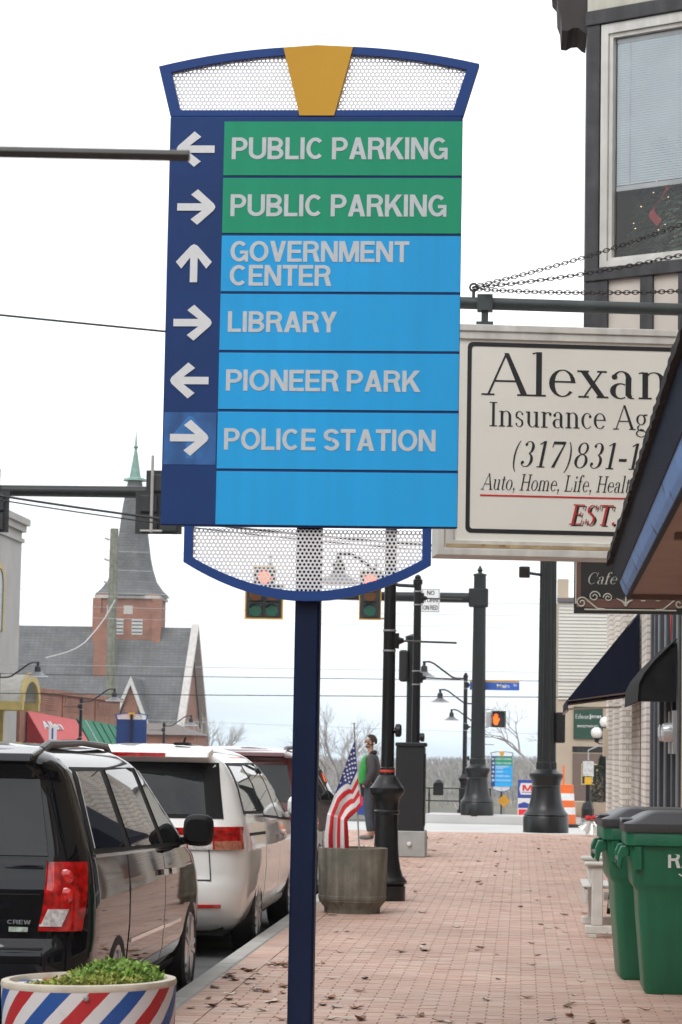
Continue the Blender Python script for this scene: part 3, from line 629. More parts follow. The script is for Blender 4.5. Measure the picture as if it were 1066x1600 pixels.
# street name sign
t = thing('street_name_sign', 'blue street name sign with orange top reading Main', 'sign', (-.67, 60.72, 3.03))
b = MB(); b.cbox(-.60,.60,0,.02,0,.19,.005); b.build('sign_plate', M('street_sign_blue', (.03,.11,.45), .5), t)
b = MB(); b.box(-.60,.60,-.003,.022,.192,.235); b.build('top_band', M('street_sign_orange', (.55,.28,.05), .5), t)
text('Main', 'lettering', white_s, t, .06, .05, .30, .10, -.001, .02)
text('St', 'lettering', white_s, t, .46, .10, .08, .06, -.001, .02)
b = MB(); b.box(-.45,-.30,-.10,-.001,.06,.14); b.build('clamp', blk, t)
# pedestal pole and its side-on walk signal
t = thing('signal_pedestal', 'short black signal pedestal pole behind the utility cabinet', 'traffic pole', (-1.88, 43.0, 0))
b = MB(); b.lathe([(.24,0),(.24,.12),(.18,.2),(.13,.5),(.12,.55)], 20); b.build('base', blk, t, smooth=True)
b = MB(); b.lathe([(.105,.5),(.10,3.42),(.135,3.43),(.135,3.5),(.03,3.54)], 16); b.build('shaft', blk_d, t, smooth=True)
b = MB(); b.cbox(-.235,-.085,-.16,.22,2.72,3.26,.03); b.build('signal_housing', sig_blk, t)
b = MB(); b.tube([(.08,0,1.78),(.10,0,1.78),(.14,0,1.78),(.16,0,1.78)], [.03,.07,.07,.05], 14); b.build('push_button', blk, t, smooth=True)
# utility cabinet
cab_m = M('black_cabinet_paint', (.010,.011,.013), .5, var=.15)
t = thing('utility_cabinet', 'tall black utility cabinet on a pale concrete block', 'cabinet', (-1.61, 36.5, 0))
b = MB(); b.cbox(-.20,.235,0,.55,0,.38,.015); o = b.build('concrete_base', M('cabinet_concrete', (.36,.37,.36), .9, var=.12, bump=.2), t)
b = MB(); b.tube([(.0,.0,.19),(.0,-.02,.19),(.0,-.05,.19)], [.035,.035,.02], 10); b.build('cap', shade_l, o, smooth=True)
b = MB(); b.cbox(-.215,.20,.03,.52,.38,1.60,.012); b.build('housing', cab_m, t)
b = MB(); b.cbox(-.225,.225,.01,.54,1.60,1.66,.012); b.build('lid', cab_m, t)
b = MB(); b.cbox(.2,.212,.08,.47,.45,1.5,.004); b.build('door', cab_m, t)

# ================================================================== VEHICLES
def lerp_t(tab, z):
    if z <= tab[0][0]: return tab[0][1]
    for (a, va), (b, vb) in zip(tab[:-1], tab[1:]):
        if z <= b: t = (z-a)/(b-a); return va+(vb-va)*t
    return tab[-1][1]
glass_m = M('tinted_car_glass', (.012,.015,.016), .015, var=.05, spec=.5)
trim_m = M('black_car_trim', (.008,.008,.009), .55, spec=.15)
rubber = M('tyre_rubber', (.018,.018,.019), .8, var=.2, scale=20, bump=.2, bscale=60)
alloy = M('alloy_wheel', (.46,.47,.49), .32, metal=.85)
chrome = M('chrome', (.75,.76,.78), .08, metal=1)
tl_red = M('tail_lamp_red', (.42,.008,.006), .08, var=.55, scale=26, coat=1, spec=.6)
tl_clear = M('tail_lamp_clear', (.55,.53,.52), .1, var=.4, scale=40, coat=1)
seam_m = M('panel_gap', (.004,.004,.004), .8)
under_m = M('underbody', (.01,.01,.01), .9)
class Car:
    def __init__(s, **k): s.__dict__.update(k)
    def W(s, z): return lerp_t(s.w, z)
    def hw(s, y, z):
        W = s.W(z); r = lerp_t(s.rr, z); f = lerp_t(s.rf, z); e = y-(lerp_t(s.yr, z)+s.bow); g = lerp_t(s.yf, z)-y
        if e < r: W = W-r+math.sqrt(max(0, r*r-(r-max(e, 0))**2))
        elif g < f: W = W-f+math.sqrt(max(0, f*f-(f-max(g, 0))**2))
        m = lerp_t(s.yr, z)*.5+lerp_t(s.yf, z)*.5
        return W-.018*((y-m)/2.5)**2
    def ry(s, x, z):
        W = s.W(z); r = lerp_t(s.rr, z); x = abs(x); y0 = lerp_t(s.yr, z)
        if x <= W-r: return y0+s.bow*(x/(W-r))**2
        return y0+s.bow+r-math.sqrt(max(0, r*r-(x-(W-r))**2))
    def loop(s, z):
        W = s.W(z); r = lerp_t(s.rr, z); f = lerp_t(s.rf, z); y0 = lerp_t(s.yr, z)+s.bow; y1 = lerp_t(s.yf, z); P = []
        for i in range(5): x = (W-r)*i/5; P.append((x, s.ry(x, z)))
        for i in range(9): a = math.pi/2*i/9; P.append((W-r+r*math.sin(a), y0+r-r*math.cos(a)))
        for i in range(26): P.append((W, y0+r+(y1-f-y0-r)*i/26))
        for i in range(9): a = math.pi/2*i/9; P.append((W-f+f*math.cos(a), y1-f+f*math.sin(a)))
        for i in range(5): P.append(((W-f)*(1-i/5), y1))
        m = lerp_t(s.yr, z)*.5+y1*.5
        P = [(x-(.018*((y-m)/2.5)**2 if x > W*.6 else 0), y) for x, y in P]
        P.append((0, y1))
        return [(x, y, z) for x, y in P]+[(-x, y, z) for x, y in reversed(P[1:-1])]
    def body(s, root, paint):
        zs = [.22,.28,.34,.40,.48,.56,.62,.66,.70,.76,.84,.92,.98,1.02,1.06,1.10,1.14,1.20,1.28,1.36,1.44,1.52,1.57,1.61,1.645,1.67,1.69,1.705,1.718,1.728]
        zs = [z*s.H/1.728 if z > 1.1 else z for z in zs]
        b = MB(); b.loft([s.loop(z) for z in zs]); o = b.build('body', [paint, under_m], root)
        cut = MB()
        for y in s.axles:
            for sd in (-1, 1):
                n = 28; ls = []
                for x in (sd*.62, sd*1.3): ls.append([(x, y+s.arch*math.cos(2*math.pi*j/n), .36+s.arch*math.sin(2*math.pi*j/n)) for j in range(n)])
                cut.loft(ls, mi=1)
        c = cut.build('cut', [paint, under_m])
        m = o.modifiers.new('b', 'BOOLEAN'); m.object = c; m.solver = 'EXACT'
        bpy.context.view_layer.update(); dg = bpy.context.evaluated_depsgraph_get()
        me = bpy.data.meshes.new_from_object(o.evaluated_get(dg)); o.modifiers.clear(); o.data = me
        bpy.data.objects.remove(c)
        me.shade_smooth(); me.set_sharp_from_angle(angle=R(32)); s.root = root; return o
    def _panel(s, name, mat, fn, nu, nv, parent, inward):
        b = MB(); b.grid(fn, nu, nv); n = nv+1
        edge = [(i, 0) for i in range(nu+1)]+[(nu, j) for j in range(1, nv+1)]+[(i, nv) for i in range(nu-1, -1, -1)]+[(0, j) for j in range(nv-1, 0, -1)]
        ids = [i*n+j for i, j in edge]; o = len(b.v)
        for k in ids: b.v.append(tuple(Vector(b.v[k])+Vector(inward)))
        m = len(ids)
        for k in range(m): b.f.append((ids[k], ids[(k+1) % m], o+(k+1) % m, o+k)); b.mi.append(0)
        return b.build(name, mat, parent or s.root, smooth=True)
    def side(s, name, mat, q, off=.006, nu=14, nv=8, sd=1, parent=None, bulge=0):
        (ay, az), (by, bz), (cy, cz), (dy, dz) = q
        def fn(u, v):
            y = (ay+(by-ay)*u)*(1-v)+(dy+(cy-dy)*u)*v; z = (az+(bz-az)*u)*(1-v)+(dz+(cz-dz)*u)*v
            z += bulge*4*u*(1-u)*v
            return (sd*(s.hw(y, z)+off), y, z)
        return s._panel(name, mat, fn, nu, nv, parent, (-sd*.02, 0, 0))
    def rear(s, name, mat, q, off=.006, nu=14, nv=8, parent=None, bulge=0):
        (ax, az), (bx, bz), (cx, cz), (dx, dz) = q
        def fn(u, v):
            x = (ax+(bx-ax)*u)*(1-v)+(dx+(cx-dx)*u)*v; z = (az+(bz-az)*u)*(1-v)+(dz+(cz-dz)*u)*v+bulge*4*u*(1-u)*(v if bulge > 0 else 1-v)
            return (x, s.ry(x, z)-off, z)
        return s._panel(name, mat, fn, nu, nv, parent, (0, .02, 0))
    def wrap(s, name, mat, z0, z1, s0, s1, off=.008, nu=16, nv=8, sd=1, parent=None, slant=0):
        """panel running round the rear corner; s measured from the start of the corner arc"""
        def fn(u, v):
            z = z0+(z1-z0)*v; W = s.W(z); r = lerp_t(s.rr, z); t = s0+(s1-s0)*u+slant*(1-v); y0 = lerp_t(s.yr, z)+s.bow; q = r*math.pi/2
            if t < 0: p = (W-r+t, s.ry(W-r+t, z)-off)
            elif t < q: a = t/r; p = (W-r+(r+off)*math.sin(a), y0+r-(r+off)*math.cos(a))
            else: y = y0+r+t-q; p = (s.hw(y, z)+off, y)
            return (sd*p[0], p[1], z)
        return s._panel(name, mat, fn, nu, nv, parent, (-sd*.015, .015, 0))
    def wheel(s, x, y, r=.345, spokes=6):
        sd = 1 if x > 0 else -1
        e = bpy.data.objects.new('wheel', None); col.objects.link(e); e.parent = s.root; e.location = (x, y, r)
        def ring(prof, n=32):
            b = MB(); b.loft([[(sd*px, pr*math.cos(2*math.pi*j/n), pr*math.sin(2*math.pi*j/n)) for j in range(n)] for px, pr in prof]); return b
        ring([(-.20,r*.66),(-.205,r*.9),(-.19,r*.985),(-.15,r),(-.05,r),(-.012,r*.985),(.0,r*.93),(.004,r*.82),(-.004,r*.70),(-.03,r*.66)]).build('tyre', rubber, e, smooth=True)
        b = ring([(-.004,r*.70),(-.002,r*.69),(-.012,r*.655),(-.04,r*.64),(-.16,r*.62)])
        for k in range(spokes):
            a = 2*math.pi*k/spokes
            for da in (-.16, .16):
                b.bar((sd*-.018, r*.14*math.cos(a), r*.14*math.sin(a)), (sd*-.012, r*.66*math.cos(a+da), r*.66*math.sin(a+da)), .036, .03)
        b.tube([(sd*-.06,0,0),(sd*-.005,0,0),(sd*.002,0,0)], [r*.22,r*.2,r*.12], 16); b.build('rim', alloy, e)
        b = MB(); b.tube([(sd*-.15,0,0),(sd*-.07,0,0)], r*.58, 20); b.build('brake_disc', under_m, e)

def minivan(label, loc, paint, style):
    root = thing('parked_minivan', label, 'minivan', loc, 0, 'cars parked along the kerb')
    if style == 'dodge':
        c = Car(H=1.728, bow=.045, axles=(1.08, 4.18), arch=.392,
            w=[(.22,.84),(.30,.93),(.45,.972),(.7,.985),(.9,.98),(1.06,.955),(1.14,.935),(1.56,.79),(1.62,.745),(1.66,.69),(1.69,.61),(1.712,.47),(1.728,.2)],
            yr=[(.22,.20),(.30,.05),(.42,0),(.62,0),(.66,.015),(.70,.045),(.95,.06),(1.10,.09),(1.54,.23),(1.60,.20),(1.65,.19),(1.69,.28),(1.728,.9)],
            yf=[(.22,4.92),(.45,5.14),(.70,5.10),(.88,4.98),(.98,4.75),(1.05,4.35),(1.10,4.12),(1.56,3.12),(1.62,2.95),(1.69,2.6),(1.728,2.0)],
            rr=[(.22,.20),(.6,.27),(1.1,.22),(1.6,.17),(1.68,.25),(1.728,.18)], rf=[(.22,.5),(.9,.55),(1.1,.30),(1.6,.3),(1.728,.18)])
    else:
        c = Car(H=1.737, bow=.06, axles=(1.30, 4.30), arch=.385,
            w=[(.22,.86),(.30,.94),(.45,.99),(.7,1.005),(.9,1.0),(1.06,.975),(1.14,.945),(1.40,.855),(1.54,.775),(1.60,.725),(1.65,.655),(1.69,.56),(1.72,.41),(1.737,.18)],
            yr=[(.22,.26),(.30,.10),(.42,.02),(.60,0),(.66,.03),(.90,.05),(1.06,.05),(1.15,.11),(1.56,.36),(1.62,.33),(1.66,.34),(1.70,.5),(1.737,1.1)],
            yf=[(.22,4.92),(.45,5.15),(.70,5.12),(.88,5.0),(.98,4.8),(1.05,4.45),(1.10,4.25),(1.56,3.22),(1.62,3.05),(1.69,2.7),(1.737,2.1)],
            rr=[(.22,.28),(.6,.38),(1.0,.37),(1.15,.31),(1.6,.27),(1.68,.27),(1.737,.17)], rf=[(.22,.5),(.9,.55),(1.1,.30),(1.6,.3),(1.737,.18)])
    c.body(root, paint)
    for y in c.axles:
        for sd in (-1, 1): c.wheel(sd*.975 if style == 'dodge' else sd*.985, y, spokes=5 if style == 'dodge' else 7)
    for sd in (1, -1):
        if style == 'dodge':
            c.side('window_surround', trim_m, [(.40,1.135),(4.06,1.045),(3.04,1.575),(.56,1.595)], .004, 26, 8, sd)
            w = c.side('window', glass_m, [(.50,1.16),(1.46,1.135),(1.38,1.565),(.66,1.57)], .009, 14, 8, sd)
            c.side('window', glass_m, [(1.65,1.13),(2.80,1.10),(2.55,1.575),(1.57,1.57)], .009, 14, 8, sd)
            c.side('window', glass_m, [(2.98,1.10),(3.92,1.075),(2.96,1.545),(2.73,1.57)], .009, 14, 8, sd)
            c.side('belt_moulding', chrome, [(.44,1.112),(4.0,1.04),(4.0,1.054),(.44,1.128)], .012, 26, 1, sd)
            d = c.side('sliding_door', paint, [(1.40,.40),(2.80,.38),(2.86,1.085),(1.50,1.11)], .004, 16, 10, sd)
            c.side('handle', chrome, [(2.62,.915),(2.82,.910),(2.82,.945),(2.62,.95)], .032, 6, 2, sd, d)
            c.side('moulding', chrome, [(1.48,.585),(2.79,.575),(2.79,.597),(1.48,.607)], .012, 12, 1, sd, d)
            d = c.side('front_door', paint, [(2.825,.38),(3.66,.37),(3.86,1.045),(2.88,1.08)], .004, 12, 10, sd)
            c.side('handle', chrome, [(2.98,.905),(3.18,.90),(3.18,.937),(2.98,.942)], .032, 6, 2, sd, d)
            c.side('moulding', chrome, [(2.83,.572),(3.62,.565),(3.62,.587),(2.83,.594)], .012, 10, 1, sd, d)
            c.side('sill', trim_m, [(1.50,.25),(3.76,.25),(3.70,.32),(1.55,.32)], .006, 14, 2, sd)
            c.side('fuel_door', paint, [(.60,.86),(.78,.86),(.78,1.02),(.60,1.02)], .0035, 4, 4, sd) if sd < 0 else None
            tl = c.wrap('tail_light', tl_red, .74, 1.10, .02, .245, .012, 14, 10, sd, slant=-.03)
            c.wrap('reversing_lens', tl_clear, .765, .855, .025, .125, .018, 8, 4, sd, tl, slant=-.03)
            for zc in (.925, 1.02):
                b = MB(); pc = Vector((sd*(c.W(zc)-lerp_t(c.rr,zc)+.105), c.ry(c.W(zc)-lerp_t(c.rr,zc)+.105, zc)-.012, zc)); b.tube([tuple(pc), tuple(pc+Vector((0,-.006,0)))], [.042,.03], 16); b.build('lamp_reflector', M('lamp_reflector_red', (.55,.015,.012), .12, var=.5, scale=60, coat=1), tl, smooth=True)
        else:
            c.side('window_surround', trim_m, [(.52,1.165),(4.16,1.02),(3.12,1.575),(.74,1.585)], .004, 26, 8, sd)
            c.side('window', glass_m, [(.60,1.19),(1.78,1.165),(1.62,1.55),(.80,1.56)], .009, 14, 8, sd)
            c.side('window', glass_m, [(1.88,1.13),(2.98,1.09),(2.68,1.565),(1.72,1.555)], .009, 14, 8, sd)
            c.side('window', glass_m, [(3.06,1.08),(4.04,1.05),(3.04,1.545),(2.78,1.565)], .009, 14, 8, sd)
            c.side('belt_moulding', chrome, [(.56,1.15),(1.80,1.125),(1.80,1.140),(.56,1.166)], .012, 14, 1, sd)
            c.side('slide_rail', seam_m, [(.62,.985),(1.75,.965),(1.75,.99),(.62,1.01)], .006, 12, 1, sd)
            d = c.side('sliding_door', paint, [(1.72,.40),(2.90,.38),(2.96,1.06),(1.80,1.11)], .004, 14, 10, sd)
            c.side('handle', chrome, [(2.66,.90),(2.86,.895),(2.86,.93),(2.66,.935)], .03, 6, 2, sd, d)
            d = c.side('front_door', paint, [(2.925,.38),(3.78,.37),(3.98,1.02),(2.98,1.055)], .004, 12, 10, sd)
            c.side('handle', chrome, [(3.06,.895),(3.26,.89),(3.26,.925),(3.06,.93)], .03, 6, 2, sd, d)
            c.side('sill', M('silver_sill', (.45,.45,.44), .4, metal=.5), [(1.72,.27),(3.86,.26),(3.80,.34),(1.72,.36)], .008, 14, 2, sd)
            tl = c.wrap('tail_light', tl_red, .885, 1.07, -.10, .40, .012, 18, 8, sd)
            c.wrap('reversing_lens', tl_clear, .885, .955, -.09, .10, .018, 8, 4, sd, tl); c.wrap('turn_lens', M('amber_clear_lens', (.42,.16,.10), .1, var=.4, scale=40, coat=1), .885, .955, .12, .36, .018, 8, 4, sd, tl)
            c.wrap('bumper_reflector', tl_red, .415, .445, -.05, .16, .008, 8, 2, sd)
        m = MB(); k = 1 if style == 'dodge' else .95; mx0, my = (.90, 3.86) if style == 'dodge' else (.92, 3.95)
        lp_ = []
        for yy_, sc_ in ((0,.78),(-.03,.95),(-.07,1.0),(-.12,.95),(-.16,.7)):
            lp_.append([(sd*(mx0+.155+sc_*.105*math.copysign(abs(math.cos(2*math.pi*j/16))**.6, math.cos(2*math.pi*j/16))), my+yy_+.10, 1.155+sc_*.108*math.copysign(abs(math.sin(2*math.pi*j/16))**.6, math.sin(2*math.pi*j/16))) for j in range(16)])
        m.loft(lp_); m.bar((sd*(mx0-.03), my+.03, 1.07), (sd*(mx0+.10), my+.03, 1.09), .08, .05)
        m.build('wing_mirror', trim_m if style == 'dodge' else paint, root, smooth=True)
        b = MB() if style == 'dodge' else None
        if b: b.tube([(sd*.60,.60,c.H-.045),(sd*.60,.78,c.H-.016),(sd*.61,1.8,c.H-.002),(sd*.61,2.65,c.H-.02),(sd*.61,2.8,c.H-.06)], [.022,.026,.018,.022,.018], 8); b.build('roof_rail', M('grey_roof_rail', (.05,.05,.052), .4, metal=.3), root, smooth=True)
    if style == 'dodge':
        c.rear('rear_window', glass_m, [(-.74,1.13),(.74,1.13),(.66,1.53),(-.66,1.53)], .008, 20, 8)
        c.rear('tailgate_seam', seam_m, [(-.76,.925),(.71,.925),(.71,.932),(-.76,.932)], .0035, 16, 1)
        c.rear('tailgate_seam', seam_m, [(-.74,.645),(.74,.645),(.74,.655),(-.74,.655)], .0035, 16, 1)
        b = MB(); b.prism([(.17,1.605),(.13,1.625),(.16,1.665),(.45,1.70),(.5,1.64)], -.64, .64, 'x'); b.build('roof_spoiler', paint, root, bevel=.012)
        b = MB(); b.box(-.18,.18,.128,.15,1.63,1.652); b.build('high_brake_light', tl_red, root)
        if 'CREW' in root.get('badge', 'CREW') and paint.name.startswith('black'):
            sans('CREW', 'badge_lettering', chrome, root, .545, .775, .125, .022, c.ry(.6,.79)-.004, .003)
            b = MB(); yb = c.ry(.6,.745)-.004; b.box(.555,.655,yb-.002,yb+.004,.735,.760); o = b.build('badge_plate', M('badge_white_blue', (.35,.42,.36), .3, var=.5, scale=50), root)
        b = MB(); b.bar((.02,c.ry(.02,1.14)-.03,1.13),(.40,c.ry(.4,1.20)-.02,1.19),.012,.018); b.tube([(0,c.ry(0,1.12),1.12),(0,c.ry(0,1.12)-.05,1.12)],.03,8); b.build('rear_wiper', trim_m, root)
    else:
        c.rear('rear_window_surround', trim_m, [(-.80,1.135),(.80,1.135),(.71,1.585),(-.71,1.585)], .006, 20, 8)
        c.rear('rear_window', glass_m, [(-.66,1.165),(.66,1.165),(.60,1.50),(-.60,1.50)], .011, 20, 8)
        c.rear('tailgate_seam', seam_m, [(-.72,.635),(.72,.635),(.72,.645),(-.72,.645)], .004, 16, 1)
        for sd in (-1, 1): c.rear('tailgate_seam', seam_m, [(sd*.715,.64),(sd*.722,.64),(sd*.70,.89),(sd*.693,.89)], .004, 2, 8)
        c.rear('chrome_bar', chrome, [(-.55,.965),(.55,.965),(.55,.985),(-.55,.985)], .012, 14, 1)
        c.rear('tail_light_band', tl_red, [(-.66,1.0),(.66,1.0),(.66,1.06),(-.66,1.06)], .010, 14, 2)
        b = MB(); b.prism([(.29,1.60),(.24,1.63),(.28,1.672),(.55,1.705),(.6,1.65)], -.66, .66, 'x'); b.build('roof_spoiler', paint, root, bevel=.012)
        b = MB(); b.box(-.22,.30,.236,.27,1.628,1.66); b.build('high_brake_light', tl_red, root)
        c.rear('badge', trim_m, [(.42,.815),(.56,.815),(.56,.827),(.42,.827)], .006, 3, 1)
        b = MB(); b.tube([(.35,1.0,1.735),(.36,1.02,1.79)], .01, 6); b.cbox(.28,.42,.85,1.0,1.725,1.75,.01); b.build('antenna_base', trim_m, root)
    b = MB(); b.box(-.80,.80,.35,4.85,.18,.30); b.build('underbody', under_m, root)  # dark box for the underbody, put in to block light
    b = MB(); b.tube([(.45,.2,.24),(.45,.6,.24)], .035, 10); b.build('exhaust_pipe', bracket_m, root, smooth=True)
    return root
paint_black = M('black_car_paint', (.005,.0055,.007), .5, var=.05, coat=1, spec=.0)
paint_white = M('white_car_paint', (.78,.78,.765), .3, var=.02, coat=1)
paint_maroon = M('maroon_car_paint', (.085,.009,.012), .3, metal=.3, var=.05, coat=1)
minivan('glossy black minivan with upright red tail lights and CREW badge', (-3.225, 13.0, ROAD), paint_black, 'dodge')
minivan('pearl white minivan parked ahead of the black minivan', (-3.22, 20.2, ROAD), paint_white, 'honda')
minivan('dark maroon minivan parked beyond the white one beside the planter', (-3.24, 27.3, ROAD), paint_maroon, 'dodge')

# ================================================================== RIGHT SIDE: BUILDINGS, SIGNS, CANOPY
F = 1.6
def glass_pane_mat():
    m = bpy.data.materials.new('window_glass'); m.use_nodes = True; nt = m.node_tree; nt.nodes.clear(); N = nt.nodes.new; L = nt.links.new
    o = N('ShaderNodeOutputMaterial'); mx = N('ShaderNodeMixShader'); tr = N('ShaderNodeBsdfTransparent'); gl = N('ShaderNodeBsdfGlossy'); fr = N('ShaderNodeFresnel')
    tr.inputs[0].default_value = (.995,1,1,1); gl.inputs['Roughness'].default_value = .02; fr.inputs[0].default_value = 1.4
    L(fr.outputs[0], mx.inputs[0]); L(tr.outputs[0], mx.inputs[1]); L(gl.outputs[0], mx.inputs[2]); L(mx.outputs[0], o.inputs[0]); return m
pane_m = glass_pane_mat()
tan_wall = M('tan_stucco', (.42,.36,.28), .9, var=.12, scale=1.2, bump=.3, bscale=30)
dark_trim = M('charcoal_timber', (.055,.057,.062), .7, var=.25, scale=6, streak=.2, bump=.15, bscale=50)
cream = M('cream_board', (.56,.55,.47), .7, var=.1, scale=4, streak=.12)
beige = M('beige_panel', (.60,.555,.50), .8, var=.1, scale=3)
white_frame = M('weathered_white_frame', (.62,.62,.59), .6, var=.1, scale=5, streak=.1)
dark_glass = M('dark_shop_glass', (.02,.022,.024), .05, coat=.6)
slate = M('slate_blue_paint', (.052,.062,.074), .55, var=.15, scale=5)
slate_l = M('pale_grey_mullion', (.36,.37,.37), .5, var=.1)
wbrick = brick_mat('white_painted_brick', (.76,.72,.66), (.68,.64,.585), (.46,.43,.39), bw=.215, bh=.085, mort=.012)
tbrick = brick_mat('tan_brick', (.43,.36,.28), (.37,.30,.23), (.30,.27,.23))

# -- building carrying the blue-edged canopy
nb = thing('shop_building', 'tan brick shop building carrying the blue edged canopy', 'building', (F, -6, 0))
MB().box(0, 7, 0, 23.9, -.3, 7.6).build('wall', tbrick, nb)
for y0 in (3, 8, 13, 18.2):
    w_ = MB().box(-.03, .05, y0, y0+3.2, .6, 2.3).build('shop_window', dark_glass, nb); MB().box(-.06, -.031, y0-.08, y0+3.28, .48, .6).build('sill', white_frame, w_)
    for z0 in (4.6,):
        w_ = MB().box(-.02, .05, y0+.4, y0+1.6, z0, z0+1.7).build('window', dark_glass, nb); MB().box(-.07, -.021, y0+.3, y0+1.7, z0-.12, z0).build('sill', white_frame, w_)
MB().box(-.18, 7.1, -.1, 23.9, 7.605, 7.9).build('cornice', cream, nb)
# plain buildings added out of view, for the cars to reflect
for nm, lb, x0, x1, y0, y1, h_, mt_, fx in (('added_corner_shop','unseen red brick shop added beside the canopied tan brick shop',F,9,-46,-6.2,7.0,'b',F),('added_opposite_shop','unseen buff brick shop added across the street from the parked cars',-30,-19,-46,-8,8.2,'t',-19),('added_opposite_shop','unseen red brick shop added across the street from the parked cars',-30,-19,-7.8,20,9.6,'b',-19),('added_opposite_shop','unseen tan stucco shop added across the street before the crossing',-30,-19,20.2,46,7.4,'s',-19)):
    q = thing(nm, lb, 'building', (0,0,0)); m_ = {'b': brick_mat('red_brick', (.36,.135,.075), (.29,.105,.06), (.30,.22,.18), bw=.22, bh=.075, mort=.008), 't': tbrick, 's': tan_wall}[mt_]
    MB().box(x0, x1, y0, y1, -.4, h_).build('wall', m_, q); sg = -1 if fx > 0 else 1; k = 0
    while y0+2+k*4.2 < y1-2.5:
        y_ = y0+1.5+k*4.2; a_, b_ = sorted((fx+sg*.004, fx+sg*.03)); MB().box(a_, b_, y_, y_+3.0, .5, 2.7).build('shop_window', dark_glass, q); MB().box(a_, b_, y_+.7, y_+1.9, 4.3, 6.2).build('window', dark_glass, q); k += 1

q = thing('added_end_building', 'tall dark brick building added out of view for the cars to reflect', 'building', (0, -52, 0)); MB().box(-34, 14, -8, 0, -.4, 15).build('wall', brick_mat('dark_brown_brick', (.13,.085,.065), (.10,.065,.05), (.12,.1,.09)), q)  # added behind the camera, darkens what the black van's rear reflects
for k in range(10):
    for z_ in (1.2, 5.2, 9.2): MB().box(-32+k*4.5, -30+k*4.5, .004, .03, z_, z_+2.2).build('window', dark_glass, q)
# -- canopy
shingle = M('black_shingle', (.012,.010,.010), .95, var=.4, scale=30, bump=.6, bscale=60)
blue_p = M('sky_blue_peeling_paint', (.17,.33,.66), .55, var=.12, scale=6, dirt=((.016,.02,.065), 5.5, .60))
navy_p = M('dark_navy', (.007,.009,.026), .6, spec=.2, var=.3, scale=8)  # near-black navy for upper fascia and drip edge
brown_p = M('brown_soffit_paint', (.38,.255,.21), .75, var=.1, scale=2.5, dirt=((.02,.024,.075), 3.2, .685))
brown_d = M('dark_brown_batten', (.20,.135,.11), .8, var=.15)
cn = thing('canopy', 'low shop canopy with sky blue fascia, brown soffit and black shingles', 'canopy', (0, 0, 0))
YF, YN = 14.0, 2.0
zb = lambda y: 2.43+.028*(14-y); zt = lambda y: 2.65+.045*(14-y)
def sect(pts): return [[(x+(14-y)*.004, y, zb(y)+(zt(y)-zb(y))*k+dz) for x, k, dz in pts] for y in (YN, 5, 8, 10, 12, 13, YF)]
def canopy_part(name, pts, mat): return MB().loft(sect(pts)).build(name, mat, cn)
canopy_part('fascia', [(.572,0,0),(.556,.10,0),(.536,.34,0),(.60,.34,0),(.60,0,.004)], blue_p)
canopy_part('upper_fascia', [(.530,.342,0),(.488,.82,0),(.60,.82,0),(.60,.342,0)], navy_p)
canopy_part('drip_edge', [(.573,0,-.010),(.573,0,.0),(.598,0,.0),(.598,0,-.010)], navy_p)
canopy_part('soffit', [(.595,0,.004),(F-.005,0,.004),(F-.005,0,.03),(.601,0,.03)], brown_p)
# ragged shingle roof
rg = random.Random(3); mb = MB(); ys = [YN+(YF+.03-YN)*i/120 for i in range(121)]; L1 = []
for y in ys:
    j = rg.uniform(-.005, .005); z = zt(y)
    L1.append([(.462+j+(14-y)*.004, y, z-.055+rg.uniform(-.004,.004)), (.466+j+(14-y)*.004, y, z+.0), (F-.004, y, z+.55), (F-.004, y, z+.50), (.50+(14-y)*.004, y, z-.045)])
mb.loft(L1).build('shingle_roof', shingle, cn)
for y, w_ in ((YF-.03,.05),(11.0,.10),(7.6,.10)):
    MB().box(.60 if y > 13 else .66, F-.006, y-w_/2, y+w_/2, zb(y)-.025, zb(y)+.0035).build('batten', brown_d, cn)
MB().box(.98, 1.0, YN, YF-.06, zb(8)-.0, zb(8)+.002) if 0 else None

# -- insurance sign on a pipe bracket
cream_f = M('cream_sign_face', (.83,.82,.75), .5, var=.03, scale=2, coat=.1)
metal_f = M('off_white_sign_frame', (.66,.66,.62), .55, var=.12, scale=5, streak=.12)
rust_f = M('rust_stained_ledge', (.46,.36,.21), .8, var=.3, scale=9, dirt=((.30,.17,.07), 8, .58))
ink = M('black_sign_ink', (.018,.019,.022), .5, var=.1); ink_red = M('red_sign_ink', (.56,.03,.03), .5)
ins = thing('hanging_sign', 'cream insurance agency light box hanging from a pipe', 'sign', (-.56, 16.0, 0), R(8))
W_ = 2.08; z0, z1 = 2.80, 4.305
fr = MB(); ring_frame(fr, [(0,z0),(W_,z0),(W_,z1),(0,z1)], [(.05,z0+.05),(W_-.05,z0+.05),(W_-.05,z1-.045),(.05,z1-.045)], -.03, .30); fr.build('frame', metal_f, ins, bevel=.006)
fr = MB(); ring_frame(fr, [(.05,z0+.05),(W_-.05,z0+.05),(W_-.05,z1-.045),(.05,z1-.045)], [(.11,z0+.10),(W_-.11,z0+.10),(W_-.11,z1-.095),(.11,z1-.095)], -.018, .02); fr.build('retainer', metal_f, ins, bevel=.004)
MB().box(.06, W_-.06, -.0285, .0, z0+.051, z0+.075).build('bottom_ledge', rust_f, ins)
MB().box(.10, W_-.10, 0, .02, z0+.09, z1-.085).build('face', cream_f, ins)
MB().box(.05, W_-.05, .27, .29, z0+.05, z1-.045).build('back_face', cream_f, ins)
def rrect(x0, x1, a, b_, r, n=5):
    P = []
    for cx, cz, s0 in ((x1-r,a+r,-90),(x1-r,b_-r,0),(x0+r,b_-r,90),(x0+r,a+r,180)):
        P += [(cx+r*math.cos(R(s0+90*i/n)), cz+r*math.sin(R(s0+90*i/n))) for i in range(n+1)]
    return P
